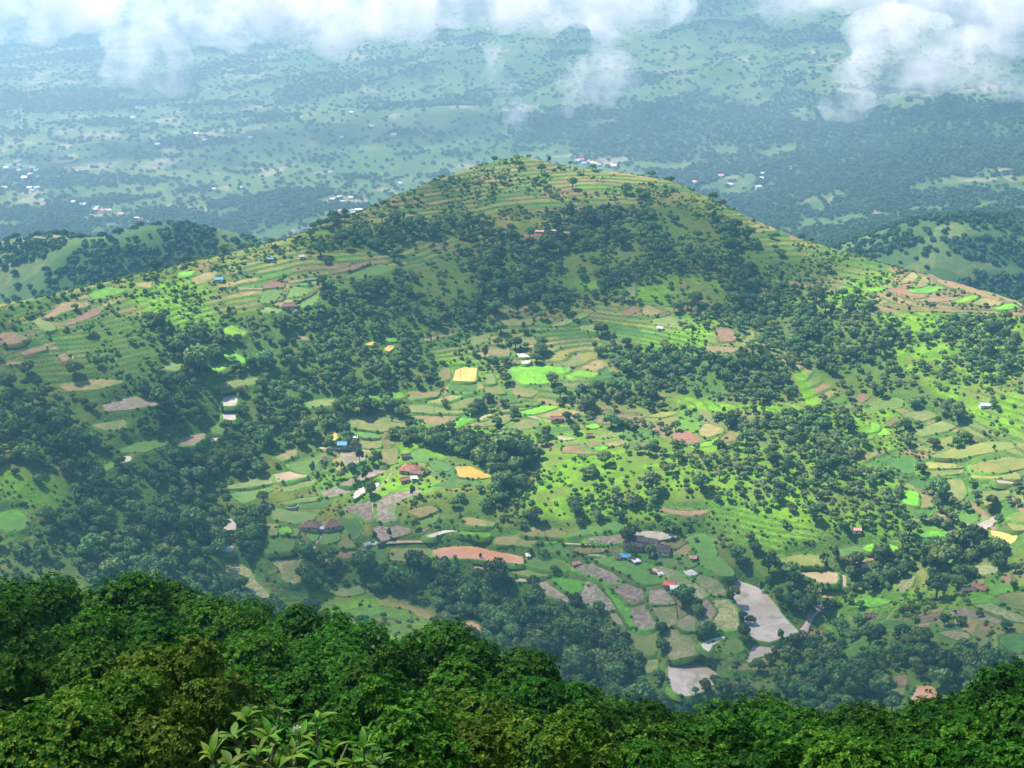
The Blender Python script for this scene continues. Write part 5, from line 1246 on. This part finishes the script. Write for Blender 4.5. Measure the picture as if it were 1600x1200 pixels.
# the broad-leaved shrub close to the camera
def leaf_blade(seed):
    g = np.random.default_rng(seed); n = 9; tt = np.linspace(0, 1, n); wdt = .17 * np.sin(np.pi * tt ** .8) ** 1.05 * (1 - .25 * tt) + .004
    curl = g.uniform(-.35, -.1); zz = .10 * np.sin(tt * 2.2) + curl * tt ** 2.2; sw = g.uniform(-.06, .06) * np.sin(tt * 3)
    V = np.concatenate([np.column_stack([sw - wdt, tt, zz + .22 * wdt + g.uniform(-.006, .006, n)]), np.column_stack([sw, tt, zz]), np.column_stack([sw + wdt, tt, zz + .22 * wdt + g.uniform(-.006, .006, n)])])
    F_ = [(k * n + i, k * n + i + 1, (k + 1) * n + i + 1, (k + 1) * n + i) for k in (0, 1) for i in range(n - 1)]
    return mesh_np('leaf', V, F_, M['leaf_shrub'], True)
BLADES = [leaf_blade(s) for s in (1, 2, 3, 4, 5)]
from mathutils import Matrix
def shrub(label, spots, base_px, rbase, group=None):
    bx_, by_, bz_ = [float(v) for v in at_range(*base_px, rbase)]; gz = float(height0(np.array([bx_]), np.array([by_]))[0])
    e = link('shrub', None, loc=(bx_, by_, gz), label=label, cat='shrub', group=group); g = np.random.default_rng(int(base_px[0])); parts = []; org = Vector((bx_, by_, gz))
    for (a, b, rr_, nl) in spots:
        tp = Vector([float(v) for v in at_range(a, b, rr_)]) - org
        lo = Vector((tp.x * .35, tp.y * .35, -.3)); md = lo.lerp(tp, .55) + Vector((g.uniform(-.1, .1), g.uniform(-.1, .1), .15))
        parts.append(tube([lo, md, tp], [.016, .012, .006], 6))
        d0 = (tp - md).normalized()
        for q in range(nl):
            u = 0 if q < 5 else (q - 4) / nl * .45
            c = tp.lerp(md, u); an = q * 2.4 + g.uniform(-.4, .4)
            s1 = d0.orthogonal().normalized(); s2 = d0.cross(s1); out = (s1 * math.cos(an) + s2 * math.sin(an)); ln = g.uniform(.085, .16) * (1.0 if q > 1 else .8)
            yv = (out * 1.0 + d0 * g.uniform(.0, .9) + Vector((0, 0, g.uniform(-.25, .25)))).normalized(); zv = (d0 * 1.2 + Vector((0, 0, .6)) - yv * (d0 * 1.2 + Vector((0, 0, .6))).dot(yv)).normalized(); xv = yv.cross(zv)
            mt = Matrix((xv, yv, zv)).transposed().to_4x4(); lf = link('leaf', BLADES[g.integers(5)], e); lf.matrix_basis = Matrix.Translation(c) @ mt @ Matrix.Scale(ln, 4)
    v, f = join(parts); link('stem', mesh_np('stem', v, f, M['bark'], True), e); return e
S1 = [(385,1120,7.6,11),(437,1110,7.9,9),(495,1122,7.8,10),(420,1150,7.4,10),(470,1150,7.6,10),(365,1150,7.5,10),(520,1165,7.6,8),(330,1178,7.4,9),(400,1180,7.2,10),(455,1180,7.3,10),(500,1188,7.4,9),(360,1195,7.2,9),(430,1200,7.1,10),(545,1158,8.2,6)]
shrub('broad leaved light green shrub close to the camera, left of centre at the bottom edge', S1, (430, 1290), 7.2)
shrub('small broad leaved sprig right of the light green shrub at the bottom edge', [(568,1168,8.0,7),(590,1192,8.0,8),(552,1190,8.1,6)], (572, 1290), 8.0)
fe = bpy.data.objects['shrub']
paint('petal', (.34,.36,.26), (.42,.44,.34), 20, .6)
g = np.random.default_rng(8); cc = Vector([float(v) for v in at_range(462, 1138, 7.5)]) - fe.location; parts = []
for k in range(26):
    c = np.array(cc) + g.normal(size=3) * [.014, .012, .007]; parts.append(cards(np.repeat(c[None], 5, 0) + sph(5, g) * .006, sph(5, g), np.full(5, .0045), g, 1.4))
v, f = join(parts); link('flower_cluster', mesh_np('flower_cluster', v, f, M['petal']), fe)['label'] = 'cluster of tiny white flowers'
